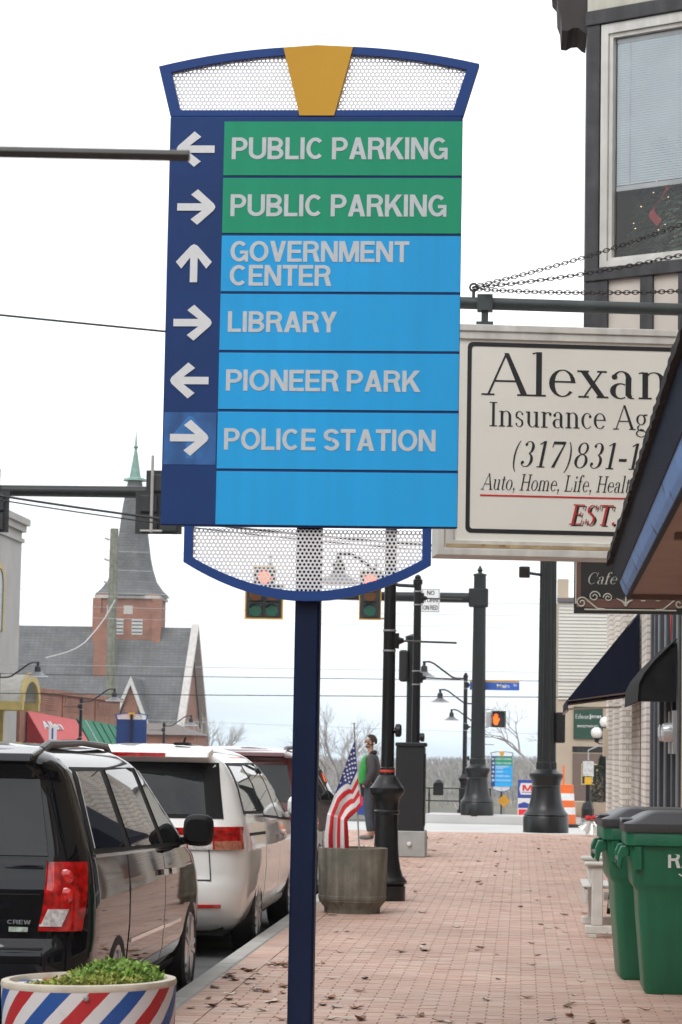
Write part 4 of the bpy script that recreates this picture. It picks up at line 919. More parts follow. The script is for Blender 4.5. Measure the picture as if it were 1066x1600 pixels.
fr = MB(); ring_frame(fr, rrect(.185,W_-.185,2.95,4.192,.035), rrect(.212,W_-.212,2.977,4.165,.02), -.003, -.0005); fr.build('border_line', ink, ins)
serif('Alexander', 'lettering', ink, ins, .295, 3.848, .39, -.0005, sx=1.09)
serif('Insurance Agency', 'lettering', ink, ins, .325, 3.645, .225, -.0005, sx=.86)
serif('(317)831-16', 'lettering', ink, ins, .46, 3.385, .245, -.0005, sx=.86, shear=.2)
serif('Auto, Home, Life, Health', 'lettering', ink, ins, .285, 3.232, .150, -.0005, sx=.655, shear=.18)
MB().box(.277, W_-.30, -.0025, -.0005, 3.189, 3.200).build('red_rule', ink_red, ins)
serif('EST.', 'lettering_shadow', ink, ins, .868, 3.010, .185, -.0005, sx=.84, shear=.22)
serif('EST.', 'lettering', ink_red, ins, .855, 3.020, .185, -.003, sx=.84, shear=.22)
pipe_m = M('grey_green_pipe', (.052,.065,.066), .5, var=.2, scale=8, metal=.2)
pp = thing('pipe_bracket', 'dark grey pipe arm holding up the insurance light box', 'bracket', (0, 16.1, 0))
MB().tube([(-.47,0,4.462),(F+.06,.22,4.445)], .040, 14).build('pipe', pipe_m, pp, smooth=True)
MB().box(F-.02, F+.03, .1, .34, 4.30, 4.60).build('wall_plate', pipe_m, pp)
for x in (-.27, 1.25):
    y = .22*(x+.47)/2.13; b = MB(); b.box(x-.05,x+.05,y-.05,y+.05,4.41,4.515); b.box(x-.022,x+.022,y-.03,y+.03,4.33,4.42); b.box(x-.055,x+.055,y-.05,y+.05,4.306,4.335); b.build('strap', pipe_m, pp)
b = MB(); b.tube([(-.345,.01,4.49),(-.345,.01,4.55)], .012, 6); b.tube([(-.345+.025*math.cos(k*math.pi/5),.01,4.565+.025*math.sin(k*math.pi/5)) for k in range(11)], .008, 6); b.build('eyebolt', pipe_m, pp)
chain_m = M('rusty_chain', (.045,.042,.04), .5, metal=.5)
def chain(a, b_, sag, label):
    a, b_ = Vector(a), Vector(b_); n = int((b_-a).length/.034); mb = MB(); P = []
    for i in range(n+1):
        t = i/n; p = a.lerp(b_, t); p.z -= sag*4*t*(1-t); P.append(p)
    for i in range(n):
        d = (P[i+1]-P[i]); c = (P[i+1]+P[i])/2; t = d.normalized(); u = t.cross(Vector((0,0,1))).normalized(); v = u.cross(t)
        if i % 2: u, v = v, u
        ls = [c+t*(.027*math.cos(2*math.pi*k/10))+u*(.0125*math.sin(2*math.pi*k/10)) for k in range(11)]
        mb.tube(ls, .0035, 5)
    return tag(mb.build('chain', chain_m), label, 'chain', 'guy chains of the hanging sign')
chain((-.345,16.11,4.57), (F,17.2,5.44), .05, 'uppermost guy chain rising from the pipe arm across the bay window')
chain((-.345,16.11,4.565), (F,16.62,5.04), .05, 'middle guy chain rising from the pipe arm below the bay window')
chain((-.345,16.11,4.555), (F,14.4,4.28), .04, 'lowest nearly level guy chain just above the pipe arm')

# -- bay window building
bb = thing('half_timbered_building', 'half timbered building with an upstairs bay window and blinds', 'building', (0, 0, 0))
MB().box(F, 8.6, 17.93, 25.4, -.3, 9.4).build('wall', tan_wall, bb)
MB().box(F-.05, F-.003, 18.6, 21.6, .5, 2.5).build('shop_window', dark_glass, bb); MB().box(F-.06, F-.003, 22.4, 23.5, 0, 2.3).build('door', slate, bb)
AB = R(-31); ux, uy = math.cos(AB), math.sin(AB); nx, ny = math.sin(AB), -math.cos(AB)   # along the face, outward normal
def bayp(u, out, z): return (.48+u*ux+out*nx, 20+u*uy+out*ny, z)
def bayface(name, mat, u0, u1, z0, z1, o0, o1, parent=None, bevel=0):
    b = MB(); b.add([bayp(u, o, z) for z in (z0, z1) for o in (o0, o1) for u in (u0, u1)], [(0,1,3,2),(4,6,7,5),(0,4,5,1),(2,3,7,6),(0,2,6,4),(1,5,7,3)]); return b.build(name, mat, parent or bb, bevel=bevel)
LB = (F-.48)/ux
# shell of the bay: walls around the window opening
bayface('bay_wall', cream, 0, LB, 7.56, 8.6, -.10, 0)
for k in range(5): bayface('siding_board', cream, .0, LB, 7.575+k*.17, 7.735+k*.17, .002, .016+.0)
bayface('bay_wall', beige, 0, LB, 4.55, 5.34, -.10, 0)
bayface('bay_wall', beige, 0, .13, 5.34, 7.56, -.10, -.002)
bayface('corner_post', dark_trim, .005, .125, 5.34, 7.448, 0, .035, bevel=.006)
bayface('head_beam', dark_trim, .0, LB, 7.447, 7.562, .0, .05, bevel=.006)
bayface('sill_beam', dark_trim, .0, LB, 5.335, 5.435, .0, .045, bevel=.006)
bayface('timber', dark_trim, .0, .21, 4.56, 5.332, .002, .03)
bayface('timber', dark_trim, .507, .618, 4.56, 5.332, .002, .03); bayface('timber', dark_trim, .845, .95, 4.56, 5.332, .002, .03)
bayface('bottom_beam', dark_trim, .0, LB, 4.44, 4.555, .0, .045)
wf = bayface('window_frame', white_frame, .135, .20, 5.44, 7.44, -.06, .03, bevel=.004)
bayface('jamb', white_frame, .203, .235, 5.49, 7.37, -.06, .008, wf)
bayface('rail', white_frame, .20, LB, 7.36, 7.44, -.06, .028, wf); bayface('rail', white_frame, .236, LB, 7.325, 7.357, -.06, .008, wf)
bayface('rail', white_frame, .20, LB, 5.44, 5.487, -.06, .028, wf); bayface('rail', white_frame, .236, LB, 5.490, 5.515, -.06, .008, wf)
bayface('pane', pane_m, .238, LB, 5.517, 7.322, -.034, -.030, wf)
b = MB()
for k in range(58):
    z = 7.28-k*.0205
    b.add([bayp(u, o, zz) for u in (.245, LB) for o, zz in ((-.048, z), (-.0525, z+.0195), (-.0537, z+.0195), (-.0492, z))], [(0,1,2,3),(4,7,6,5),(0,4,5,1),(1,5,6,2),(2,6,7,3),(3,7,4,0)])
stuff(b.build('blind_slats', M('pale_blue_blind', (.80,.90,.95), .6, var=.04), bb))
bayface('blind_rail', M('blind_rail', (.70,.73,.74), .5), .245, LB, 6.065, 6.105, -.07, -.046)
bayface('blind_head', M('blind_rail', (.70,.73,.74), .5), .245, LB, 7.285, 7.32, -.07, -.044)
for u in (.36, .95): bayface('ladder_cord', M('blind_rail', (.70,.73,.74), .5), u, u+.012, 6.10, 7.285, -.0475, -.0455)
room = M('dim_room_plaster', (.62,.63,.60), .9, var=.15)
bayface('room_back', room, .10, LB+.4, 5.2, 7.6, -.95, -.90); bayface('room_floor', room, .10, LB+.4, 5.38, 5.42, -.89, -.11)
# bay front (parallel to the street), its far side, roof and underside
b = MB(); b.prism([(.481,20.002),(.50,21.7),(.56,21.7),(.541,20.04)], 4.5, 8.6, 'z'); b.build('bay_front', dark_trim, bb)
b = MB(); b.prism([(.505,21.702),(F-.002,22.38),(F-.002,22.31),(.56,21.64)], 4.5, 8.6, 'z'); b.build('bay_side', beige, bb)
plan = [(.49,19.99),(F-.003,19.33),(F-.003,22.37),(.51,21.69)]
b = MB(); b.prism(plan, 4.40, 4.438, 'z'); b.build('bay_underside', brown_d, bb)
b = MB(); b.prism([(.46,20.0),(F-.003,19.3),(F-.003,22.4),(.46,21.7)], 8.62, 8.75, 'z'); b.build('bay_roof', shingle, bb)
# dark ornamental cornice bracket standing out beyond the corner
bd = M('dark_brown_bracket', (.045,.040,.038), .75, var=.2)
b = MB(); b.prism([(-.03,7.40),(-.06,7.415),(-.10,7.452),(-.15,7.448),(-.19,7.425),(-.235,7.43),(-.245,7.56),(-.268,7.62),(-.275,7.76),(-.31,7.80),(-.36,8.3),(-.02,8.3)], 20.02, 20.6); o = b.build('cornice_bracket', bd, bb, (.50, 0, 0))
# small fir with lights and a red ribbon behind the pane
tr = thing('christmas_tree', 'lit fir with red ribbon behind the upstairs bay window', 'tree', bayp(.66, -.29, 5.47), AB); tr.scale = (1, .5, 1)
fir = MB(); rg = random.Random(8)
for k in range(1800):
    h = rg.random()**1.3; a = rg.random()*6.28; r_ = (.42*(1-h*.6)+.03)*rg.uniform(.5,1); z = .05+h*1.0
    c = Vector((r_*math.cos(a), r_*math.sin(a), z)); d = Vector((math.cos(a), math.sin(a), -.3)).normalized()*.10; s_ = Vector((-math.sin(a), math.cos(a), .2))*.032
    fir.add([c-s_, c+s_, c+d], [(0,1,2)])
fir.build('crown', M('fir_green', (.13,.23,.16), .8, var=.35, scale=9), tr, fix=False)
MB().tube([(0,0,0),(0,0,.95)], [.03,.01], 6).build('trunk', brown_d, tr)
b = MB()
for k in range(60):
    h = rg.random(); a = rg.random()*6.28; r_ = .42*(1-h*.6)+.04; b.sphere((r_*math.cos(a), r_*math.sin(a), .08+h*.9), .006, 6)
b.build('string_lights', M('warm_tree_lights', (1,.72,.38), .3, var=0, emit=1.2), tr)
rib = M('red_ribbon', (.38,.03,.04), .5)
b = MB(); b.grid(lambda u, v: (-.06+.10*math.sin(u*6.28)*(1-u*.3)+.05*v, -.43+.02*math.cos(u*9), .75-.5*u+.10*math.cos(u*6.28)*.3+.04*v), 24, 2); b.build('ribbon', rib, tr)

# -- slate shop front with meters
sf = thing('slate_shopfront', 'slate grey shopfront with tall pale mullions under black awning', 'building', (0, 0, 0))
MB().box(F+.10, 8, 25.45, 31.2, -.3, 5.6).build('wall', slate, sf)
for y in (25.5, 26.6, 27.7, 29.0, 30.1, 30.95): MB().cbox(F-.02, F+.12, y, y+.24, 0, 5.5, .01).build('pilaster', slate, sf)
for y in (26.2, 28.4, 29.7): MB().box(F+.0, F+.102, y, y+.06, 0, 4.6).build('mullion', slate_l, sf)
for y in (26.75, 27.95, 29.25, 30.35): MB().box(F+.06, F+.098, y, y+.7, .62, 4.2).build('window', dark_glass, sf)
for y in (25.8, 27.0, 28.3, 29.3): MB().box(F-.0, F+.101, y, y+.75, .42, .56).build('stall_rail', slate_l, sf)
mt = thing('electric_meters', 'pair of glass electric meters on the slate shopfront wall', 'meter', (F, 26.2, 1.78))
meter_m = M('meter_glass', (.55,.57,.58), .15, metal=.3, coat=1)
for dy in (-.02, .0):
    y = -.35 if dy else .30
    b = MB(); b.box(-.06,.02,y-.12,y+.12,-.22,.22); b.build('meter_base', slate_l, mt)
    b = MB(); b.tube([(-.06,y,0),(-.10,y,0),(-.155,y,0),(-.17,y,0)], [.10,.10,.088,.05], 18); b.build('meter_dome', meter_m, mt, smooth=True)
# black awning
aw = M('black_canvas', (.007,.007,.008), .85, spec=.2, var=.2, scale=6)
ba = thing('black_awning', 'small black canvas awning over the slate shopfront', 'awning', (0, 0, 0))
prof = [(F-.02,2.74),(1.50,2.66),(1.36,2.52),(1.25,2.38),(1.20,2.28),(1.185,2.09)]
b = MB(); b.loft([[(x, y, z) for x, z in prof]+[(x+.012, y, z-.004) for x, z in reversed(prof)] for y in (25.9, 27.4, 29.2)]); b.build('canopy_sheet', aw, ba, smooth=True)
b = MB(); b.prism(prof[1:]+[(F-.02,2.09),(F-.02,2.70)], 25.93, 25.945); b.build('end_panel', M('black_canvas_end', (.016,.017,.018), .85, spec=.2, var=.3, scale=7), ba)
# red cloth strip
rb = MB(); rb.prism([(25.62,3.4),(25.74,3.4),(25.70,3.0),(25.62,2.72),(25.56,2.9)], 1.50, 1.515, 'x'); tag(rb.build('banner', M('red_cloth', (.42,.05,.03), .7)), 'red cloth banner hanging above the black awning', 'banner')

# -- white brick building with the navy awning
wb = thing('white_brick_building', 'white painted brick building with navy awning', 'building', (0, 0, 0))
MB().box(F+.06, 9, 31.25, 46.0, -.3, 7.2).build('wall', wbrick, wb)
for y0, y1 in ((31.26,32.6),(33.4,35.4),(38.6,39.9),(41.6,42.9),(44.6,45.98)): MB().box(F-.06, F+.062, y0, y1, -.1, 7.1).build('pier', wbrick, wb)
for y0, y1 in ((35.45,38.55),(39.95,41.55),(42.95,44.55)):
    w_ = MB().box(F+.02, F+.058, y0+.1, y1-.1, .55, 2.6).build('window', dark_glass, wb); MB().box(F-.02, F+.0585, y0+.02, y1-.02, .32, .55).build('sill', tan_wall, w_)
MB().box(F-.04, F+.055, 32.65, 33.35, .0, 2.3).build('door', M('brown_door', (.10,.07,.055), .6), wb)
MB().box(F-.14, F-.061, 44.9, 45.5, 1.5, 2.0).build('vent_hood', tan_wall, wb)
MB().box(F-.12, 9, 31.2, 46.05, 7.205, 7.4).build('coping', cream, wb)
na = thing('navy_awning', 'navy canvas awning with open frame on the white brick building', 'awning', (0, 0, 0))
nvc = M('navy_canvas', (.006,.009,.022), .85, spec=.15, var=.12, scale=5)
top, bot = (F-.07,3.42), (.60,2.25)
b = MB(); b.loft([[(top[0],y,top[1]),(bot[0],y,bot[1]),(bot[0]+.008,y,bot[1]-.012),(top[0],y,top[1]-.016)] for y in (32.9, 34.5, 36.4)]); b.build('sheet', nvc, na)
for y in (32.9, 36.395): MB().prism([(top[0],top[1]-.02),(bot[0]+.01,bot[1]-.012),(top[0],2.38)], y, y+.01).build('end_panel', nvc, na)
MB().box(.592,.602,32.9,36.4,2.10,2.232).build('valance', nvc, na)
fm = M('brown_awning_frame', (.20,.14,.12), .5)
b = MB(); b.bar((.60,32.92,2.235),(F-.07,32.92,2.37),.02,.025); b.bar((.60,32.92,2.12),(1.3,32.92,2.16),.02,.025); b.bar((.62,36.3,2.235),(F-.07,36.3,2.37),.02,.025); b.bar((.60,32.9,2.105),(.60,36.4,2.105),.02,.02); b.build('awning_frame', fm, na)

# -- café sign
cs = thing('cafe_sign', 'black and brown hanging Cafe sign with pale scrollwork', 'sign', (0, 24.0, 0))
cbk = M('cafe_sign_black', (.014,.015,.015), .5); cbr = M('cafe_sign_brown', (.13,.060,.045), .55); csc = M('cafe_sign_cream', (.46,.46,.40), .55)
x0, x1, zc0, zc1 = .485, 1.56, 2.885, 3.62
MB().cbox(x0, x1, 0, .06, zc0, zc1, .006).build('board', cbk, cs)
b = MB(); ring_frame(b, [(x0+.025,zc0+.055),(x1-.025,zc0+.055),(x1-.025,zc1-.03),(x0+.025,zc1-.03)], [(x0+.065,zc0+.14),(x1-.065,zc0+.14),(x1-.065,zc1-.10),(x0+.065,zc1-.10)], -.004, -.0005); b.build('brown_border', cbr, cs)
def spiral(cx, cz, r0, turns, a0, sgn=1, n=26): return [(cx+r0*(1-.8*i/n)*math.cos(a0+sgn*turns*6.283*i/n), -.006, cz+r0*(1-.8*i/n)*math.sin(a0+sgn*turns*6.283*i/n)) for i in range(n+1)]
b = MB(); b.tube([(x0+.018,-.005,zc1-.02),(x0+.018,-.005,zc0+.09)], .008, 6); b.tube([(x0+.10,-.005,zc0+.035),(x1-.10,-.005,zc0+.035)], .008, 6); b.tube([(x1-.018,-.005,zc1-.02),(x1-.018,-.005,zc0+.09)], .008, 6)
for cx, sg in ((x0+.075, 1), (x1-.075, -1)):
    b.tube(spiral(cx, zc0+.10, .055, 1.4, math.pi*(.2 if sg > 0 else .8), sg), .008, 6)
    b.tube([(cx+sg*.045,-.005,zc0+.13),(cx+sg*.10,-.005,zc0+.085),(cx+sg*.15,-.005,zc0+.045),(cx+sg*.22,-.005,zc0+.04)], .008, 6)
for sg in (1, -1):
    b.tube(spiral(.98-sg*.30+.0, 3.045, .055, 1.5, 0 if sg > 0 else math.pi, sg), .007, 6); b.tube(spiral(.98-sg*.17, 3.035, .045, 1.5, math.pi if sg > 0 else 0, -sg), .007, 6)
    b.tube([(.98,-.006,2.965),(.98-sg*.03,-.006,3.0),(.98-sg*.09,-.006,3.03)], [.014,.010,.005], 6)
b.tube([(.98,-.006,2.955),(.98,-.006,3.05)], [.016,.006], 6)
b.build('scrollwork', csc, cs)
serif('Cafe', 'lettering', csc, cs, .60, 3.165, .16, -.0005, sx=.95, shear=.3)
MB().tube([(F,.03,3.72),(.40,.03,3.72)], .018, 8).build('bracket_arm', blk, cs)
for x in (.62, 1.42): MB().tube([(x,.03,3.615),(x,.03,3.72)], .008, 6).build('hanger', blk, cs)

# ================================================================== BEYOND THE CROSSING, RIGHT
sid = M('pale_siding', (.58,.57,.52), .7, var=.05, scale=1); tanf = M('tan_render', (.47,.40,.31), .9, var=.06, scale=1)
G80 = gz(80)+.16
tb = thing('tan_office_building', 'tan office building with pale siding, green sign and brown doors', 'building', (0, 80, 0))
MB().box(1.12, 11, 0, 9, G80-.3, 6.5).build('wall', tanf, tb)
b = MB()
for k in range(28): b.prism([(-.045,3.24+k*.11),(-.002,3.24+k*.11),(-.002,3.348+k*.11),(-.012,3.348+k*.11)], 1.14, 10.9, 'x')
stuff(b.build('siding', sid, tb))
MB().box(1.08, 11.05, -.12, .05, 6.34, 6.47).build('gutter', M('dark_gutter', (.12,.11,.12), .6), tb)
MB().box(1.10, 1.45, .2, 1.2, 6.5, 7.1).build('chimney', tanf, tb)
d = MB().box(1.60, 2.66, -.02, .03, G80, 1.55).build('door_frame', tanf, tb)
bd2 = M('brown_metal_door', (.155,.115,.095), .55, var=.05); gold = M('pale_gold_trim', (.55,.47,.25), .5)
MB().box(1.61, 2.65, -.025, -.0205, 1.58, 1.76).build('transom', dark_glass, tb)
for x0 in (1.62, 2.15):
    dd = MB().box(x0, x0+.50, -.045, -.021, G80+.01, 1.54).build('door', bd2, tb)
    xw = x0+.28 if x0 < 2 else x0+.09
    MB().box(xw, xw+.17, -.052, -.0455, .55, 1.22).build('window_trim', gold, dd); MB().box(xw+.03, xw+.14, -.056, -.0525, .59, 1.18).build('pane', dark_glass, dd)
gs = thing('office_sign', 'dark green office sign with white lettering above brown doors', 'sign', (1.64, 79.93, 2.0))
MB().box(0, .92, 0, .05, 0, 1.02).build('sign_plate', M('dark_green_sign', (.012,.065,.042), .5), gs)
serif('Edward', 'lettering', white_s, gs, .05, .64, .20, -.001, sx=.8); serif('Jones', 'lettering', white_s, gs, .52, .64, .20, -.001, sx=.7) if 0 else text('Jones', 'lettering', white_s, gs, .50, .62, .38, .16, -.001, .02)
text('INVESTMENTS', 'lettering', white_s, gs, .12, .36, .66, .075, -.001, .01)
# globe lamp
gl = thing('globe_lamp', 'black post lamp with two white globes by the white brick corner', 'street lamp', (2.07, 63.0, 0))
globe = M('opal_globe', (.78,.77,.74), .35, var=.03)
MB().lathe([(.16,0),(.16,.15),(.07,.3),(.05,.5),(.045,2.1),(.09,2.15),(.09,2.2)], 14).build('post', blk, gl, smooth=True)
MB().sphere((.02,0,2.33), .145, 18).build('globe', globe, gl, smooth=True)
b = MB(); b.tube([(0,0,1.80),(-.12,0,1.78),(-.20,0,1.84)], .02, 6); b.tube([(-.20,0,1.82),(-.20,0,1.93)], [.04,.08], 10); b.build('side_arm', blk, gl)
MB().sphere((-.20,0,2.06), .145, 18).build('globe', globe, gl, smooth=True)
# evergreen and planters
for i, (x, y, h) in enumerate(((1.98,61.6,1.15),)):
    sh = thing('evergreen_shrub', 'dark evergreen shrub in a stone planter below the globes', 'shrub', (x, y, .0))
    MB().lathe([(.20,0),(.24,.05),(.27,.36),(.24,.37),(.22,.33)], 16).build('planter', tanf, sh, smooth=True)
    b = MB(); rg = random.Random(4)
    for k in range(1500):
        t_ = rg.random()**1.2; a = rg.random()*6.283; r_ = (.34*(1-t_)**.8+.03)*rg.uniform(.45,1.1); c = Vector((r_*math.cos(a), r_*math.sin(a), .34+t_*h)); q = Vector((rg.uniform(-1,1),rg.uniform(-1,1),rg.uniform(-.2,1))).normalized()*.07; s_ = q.cross(Vector((rg.random(),rg.random(),rg.random()))).normalized()*.018
        b.add([c-s_, c+q, c+s_], [(0,1,2)])
    b.build('crown', M('evergreen_leaf', (.022,.042,.024), .7, var=.4, scale=9), sh, fix=False); MB().tube([(0,0,.3),(0,0,.34+h*.8)], [.03,.01], 6).build('trunk', brown_d, sh)
t = thing('stone_planter', 'pale stone planter standing left of the evergreen', 'planter', (1.45, 62.3, 0)); MB().lathe([(.22,0),(.26,.04),(.30,.36),(.26,.37),(.24,.30)], 18).build('pot', tanf, t, smooth=True); MB().lathe([(.01,.30),(.24,.31)], 12).build('soil', brown_d, t)
# push button post
t = thing('push_button_post', 'black crossing button post with yellow button box and white plate', 'post', (1.60, 60.5, .0))
MB().lathe([(.15,0),(.15,.22),(.11,.36),(.07,.40)], 8).build('base', blk, t); MB().lathe([(.055,.38),(.055,1.34),(.02,1.38)], 12).build('shaft', blk, t, smooth=True)
MB().cbox(-.085,.085,-.11,-.055,.80,.98,.01).build('button_box', M('yellow_button_box', (.62,.36,.02), .5), t); MB().cbox(-.13,.13,-.09,-.07,1.0,1.36,.004).build('sign_plate', M('grey_white_plate', (.50,.51,.50), .5, var=.3, scale=20), t)
MB().tube([(0,0,1.36),(0,0,1.62),(.30,0,1.76)], .018, 6).build('solar_bracket', slate_l, t)
# drum
t = thing('traffic_drum', 'orange and white striped traffic drum behind the fluted mast pole', 'traffic drum', (1.0, 58.4, ROAD+.006))
org, wht = M('drum_orange', (.75,.14,.02), .5), M('drum_white', (.75,.75,.75), .5)
MB().lathe([(.36,0),(.36,.06),(.27,.08)], 20).build('rubber_base', rubber, t)
for k, (a, b_, m_) in enumerate(((.08,.30,org),(.30,.46,wht),(.46,.62,org),(.62,.78,wht),(.78,.98,org))): MB().lathe([(.275-k*.014,a),(.270-k*.014,b_-.004),(.262-k*.014,b_)], 22).build('band', m_, t, smooth=True)
MB().bar((-.02,0,.98),(-.02,0,1.42),.04,.08).build('handle', org, t)
# railing with lantern
t = thing('railing', 'thin dark metal railing with a small lantern past the crossing', 'railing', (0, 74, gz(74)+.16))
for z in (.46, .83): MB().tube([(-3.6,0,z),(-.9,0,z)], .022, 6).build('rail', blk, t)
for k in range(4): MB().tube([(-3.6+k*.9,0,0),(-3.6+k*.9,0,.84)], .025, 6).build('post', blk, t)
b = MB(); b.cbox(-2.58,-2.28,-.1,.1,.62,.98,.02); b.lathe([(.16,.98),(.05,1.08)], 8, (-2.43,0)); b.build('lantern', blk, t)
# distant signs
c = copy_tree(sign, None, (-1.36, 175, gz(175)+.16), 0, None, 'small distant copy of the wayfinding sign down the street')
c = copy_tree(sign, None, (-16.3, 104, gz(104)+.0), math.pi, .86, 'navy back of a wayfinding sign across the street')
t = thing('fuel_sign', 'blue and white fuel station sign with red M', 'sign', (.24, 110, gz(110)+.16))
fb = M('fuel_sign_blue', (.02,.06,.34), .5)
MB().cbox(-.38,.46,0,.14,1.05,1.84,.01).build('upper_panel', fb, t)
MB().cbox(-.38,.46,.0,.14,.26,1.04,.01).build('lower_panel', white_s, t)
MB().prism([(-.25,1.20),(.33,1.20),(.40,1.45),(.33,1.70),(-.25,1.70),(-.32,1.45)], -.012, -.001).build('white_shield', white_s, t)
sans('M', 'lettering', M('fuel_red', (.60,.02,.03), .5), t, -.18, 1.36, .44, .26, -.013); MB().box(-.20,.28,-.014,-.0125,1.285,1.315).build('underline', fb, t)
MB().prism([(-.36,.78),(-.10,.88),(.20,.78),(.40,.62),(-.36,.62)], -.01, -.001).build('blue_swoosh', fb, t); MB().prism([(-.34,.28),(.44,.28),(.44,.40),(.20,.56),(-.34,.56)], -.01, -.001).build('red_price_panel', M('fuel_bright_red', (.75,.02,.04), .4), t)  # price panel in a plain brighter red, no emission
for x in (-.3, .38): MB().box(x-.05, x+.05, .03, .11, 0, .262).build('leg', fb, t)
t = thing('warning_sign', 'yellow diamond warning sign on a post beyond the mast pole', 'sign', (-.62, 92, gz(92)+.16))
MB().prism([(0,.46),(.23,.70),(0,.94),(-.23,.70)], -.02, -.004).build('sign_plate', M('warning_yellow', (.68,.36,.02), .5), t); MB().tube([(0,.03,0),(0,.03,1.0)], .03, 6).build('post', bracket_m, t)
t = thing('fuel_sign', 'small blue roadside panel with red top left of the flag', 'sign', (-6.95, 112, gz(112)))
MB().box(-.35,.22,0,.1,.35,1.2).build('panel', fb, t); MB().box(-.36,-.10,-.02,-.003,.75,1.25).build('red_panel', M('fuel_bright_red', (.75,.02,.04), .4), t); MB().box(-.05,.05,.02,.08,0,.352).build('leg', slate_l, t)

# ================================================================== LEFT SIDE OF THE STREET
LX = -19.0
gst = M('grey_stucco', (.42,.41,.39), .9, var=.08, scale=.7, streak=.08, bump=.2)
yel = M('ochre_trim', (.50,.38,.13), .6, var=.12)
rbrick = brick_mat('red_brick', (.36,.135,.075), (.29,.105,.06), (.30,.22,.18), bw=.22, bh=.075, mort=.008)
gb = thing('grey_building', 'grey stucco building with arched window and ochre barrel canopy', 'building', (LX, 60, 0))
MB().box(-12, 0, 0, 33.3, gz(90)-.5, 9.5).build('wall', gst, gb)
b = MB(); b.box(-12, .15, -.1, 33.42, 9.505, 9.75); b.box(-12, .28, -.1, 33.5, 9.752, 10.0); b.box(-12, .10, -.1, 33.36, 9.1, 9.25); b.build('cornice', gst, gb)
w_ = MB().prism([(29.6,5.6),(30.9,5.6),(30.9,7.2)]+[(30.25+.65*math.cos(R(a)),7.2+.65*math.sin(R(a))) for a in range(15,180,15)]+[(29.6,7.2)], -.02, .03, 'x').build('window', M('blue_grey_glass', (.05,.06,.12), .1), gb); w_.location = (0, -.9, 0)
b = MB(); ring_frame(b, [(0,0),(1,0),(1,1),(0,1)], [(.1,.1),(.9,.1),(.9,.9),(.1,.9)], 0, .1)
arcp = lambda r_: [(30.25+r_, 5.6)]+[(30.25+r_*math.cos(R(a)), 7.2+r_*math.sin(R(a))) for a in range(0,181,15)]+[(30.25-r_, 5.6)]
b = MB(); o_, i_ = arcp(.85), arcp(.66); n = len(o_); b.add([(x,p[0],p[1]) for x in (.005,.06) for p in o_+i_], [(k,k+1,n+k+1,n+k) for k in range(n-1)]+[(2*n+k,3*n+k,3*n+k+1,2*n+k+1) for k in range(n-1)]+[(k,2*n+k,2*n+k+1,k+1) for k in range(n-1)]+[(n+k,n+k+1,3*n+k+1,3*n+k) for k in range(n-1)]); b.build('window_trim', yel, w_)
b = MB(); arc_o = [(28.0+1.55*math.cos(R(a)), 3.0+1.0*math.sin(R(a))) for a in range(0,181,12)]; arc_i = [(28.0+1.35*math.cos(R(a)), 3.0+.8*math.sin(R(a))) for a in range(180,-1,-12)]
b.prism(arc_o+arc_i, .02, 1.5, 'x'); cv = b.build('barrel_canopy', M('pale_grey_canvas', (.48,.47,.43), .8), gb)
b = MB(); b.prism([(28.0+1.60*math.cos(R(a)), 3.0+1.05*math.sin(R(a))) for a in range(0,181,12)]+[(28.0+1.28*math.cos(R(a)), 3.0+.73*math.sin(R(a))) for a in range(180,-1,-12)], 1.505, 1.62, 'x'); b.box(.02,1.6,26.4,26.7,2.7,3.0); b.box(.02,1.6,29.3,29.6,2.7,3.0); b.build('arch_trim', yel, cv)
for y in (26.4, 29.35): MB().box(.1,.32,y,y+.24,gz(88)+.15,2.7).build('column', yel, gb)
MB().box(-.02,.02,26.8,29.2,gz(88)+.15,2.6).build('doorway', dark_glass, gb)

br = thing('brick_shop_row', 'low red brick shop building with red and green awnings', 'building', (LX, 93.6, 0))
MB().box(-12, 0, 0, 24, gz(110)-.6, 3.55).build('wall', rbrick, br)
for y0, y1 in ((.3,8),(9.2,16),(17.2,23.6)):
    MB().box(-.02, .05, y0-.25, y0+.15, gz(105), 3.5).build('pilaster', rbrick, br)
    for k in range(6): MB().box(.002, .03+.012*k, y0+.2, y1-.2, 2.9+k*.09, 2.975+k*.09).build('corbel_course', rbrick, br)
MB().box(-12, .14, -.05, 24.1, 3.552, 3.72).build('parapet', rbrick, br)
b = MB(); b.prism([(1.5,3.73),(6.5,3.73),(6.0,4.15),(2.2,4.25)], -6, -5.0, 'x'); b.build('roof_light', M('white_roof_sheet', (.62,.62,.6), .5), br)
for y0 in (1.2, 12.3): MB().box(-.01,.03,y0,y0+9,gz(105)+.6,1.6).build('shop_window', dark_glass, br)
def street_awning(name, label, y0, y1, mat, end):
    t = thing(name, label, 'awning', (LX, 0, 0)); zt_, zb_ = 2.80-.012*(y0-94), 1.05-.02*(y0-94)
    b = MB(); b.loft([[(.06,y,zt_-.02*(y-y0)),(1.15,y,zb_-.02*(y-y0)),(1.15,y,zb_-.25-.02*(y-y0)),(1.12,y,zb_-.25-.02*(y-y0)),(1.12,y,zb_-.02-.02*(y-y0)),(.06,y,zt_-.04-.02*(y-y0))] for y in (y0, (y0+y1)/2, y1)]); b.build('sheet', mat, t)
    MB().prism([(.07,zt_-.05),(1.11,zb_-.03),(1.11,zb_-.25),(.07,zb_-.25)], y0+.01, y0+.03, 'y').build('end_panel', end, t)
    return t, zt_, zb_
red_c = M('sky_paled_red_canvas', (.62,.115,.115), .8, var=.06, scale=.8)  # slope of the red awning, sky sheen put into its colour
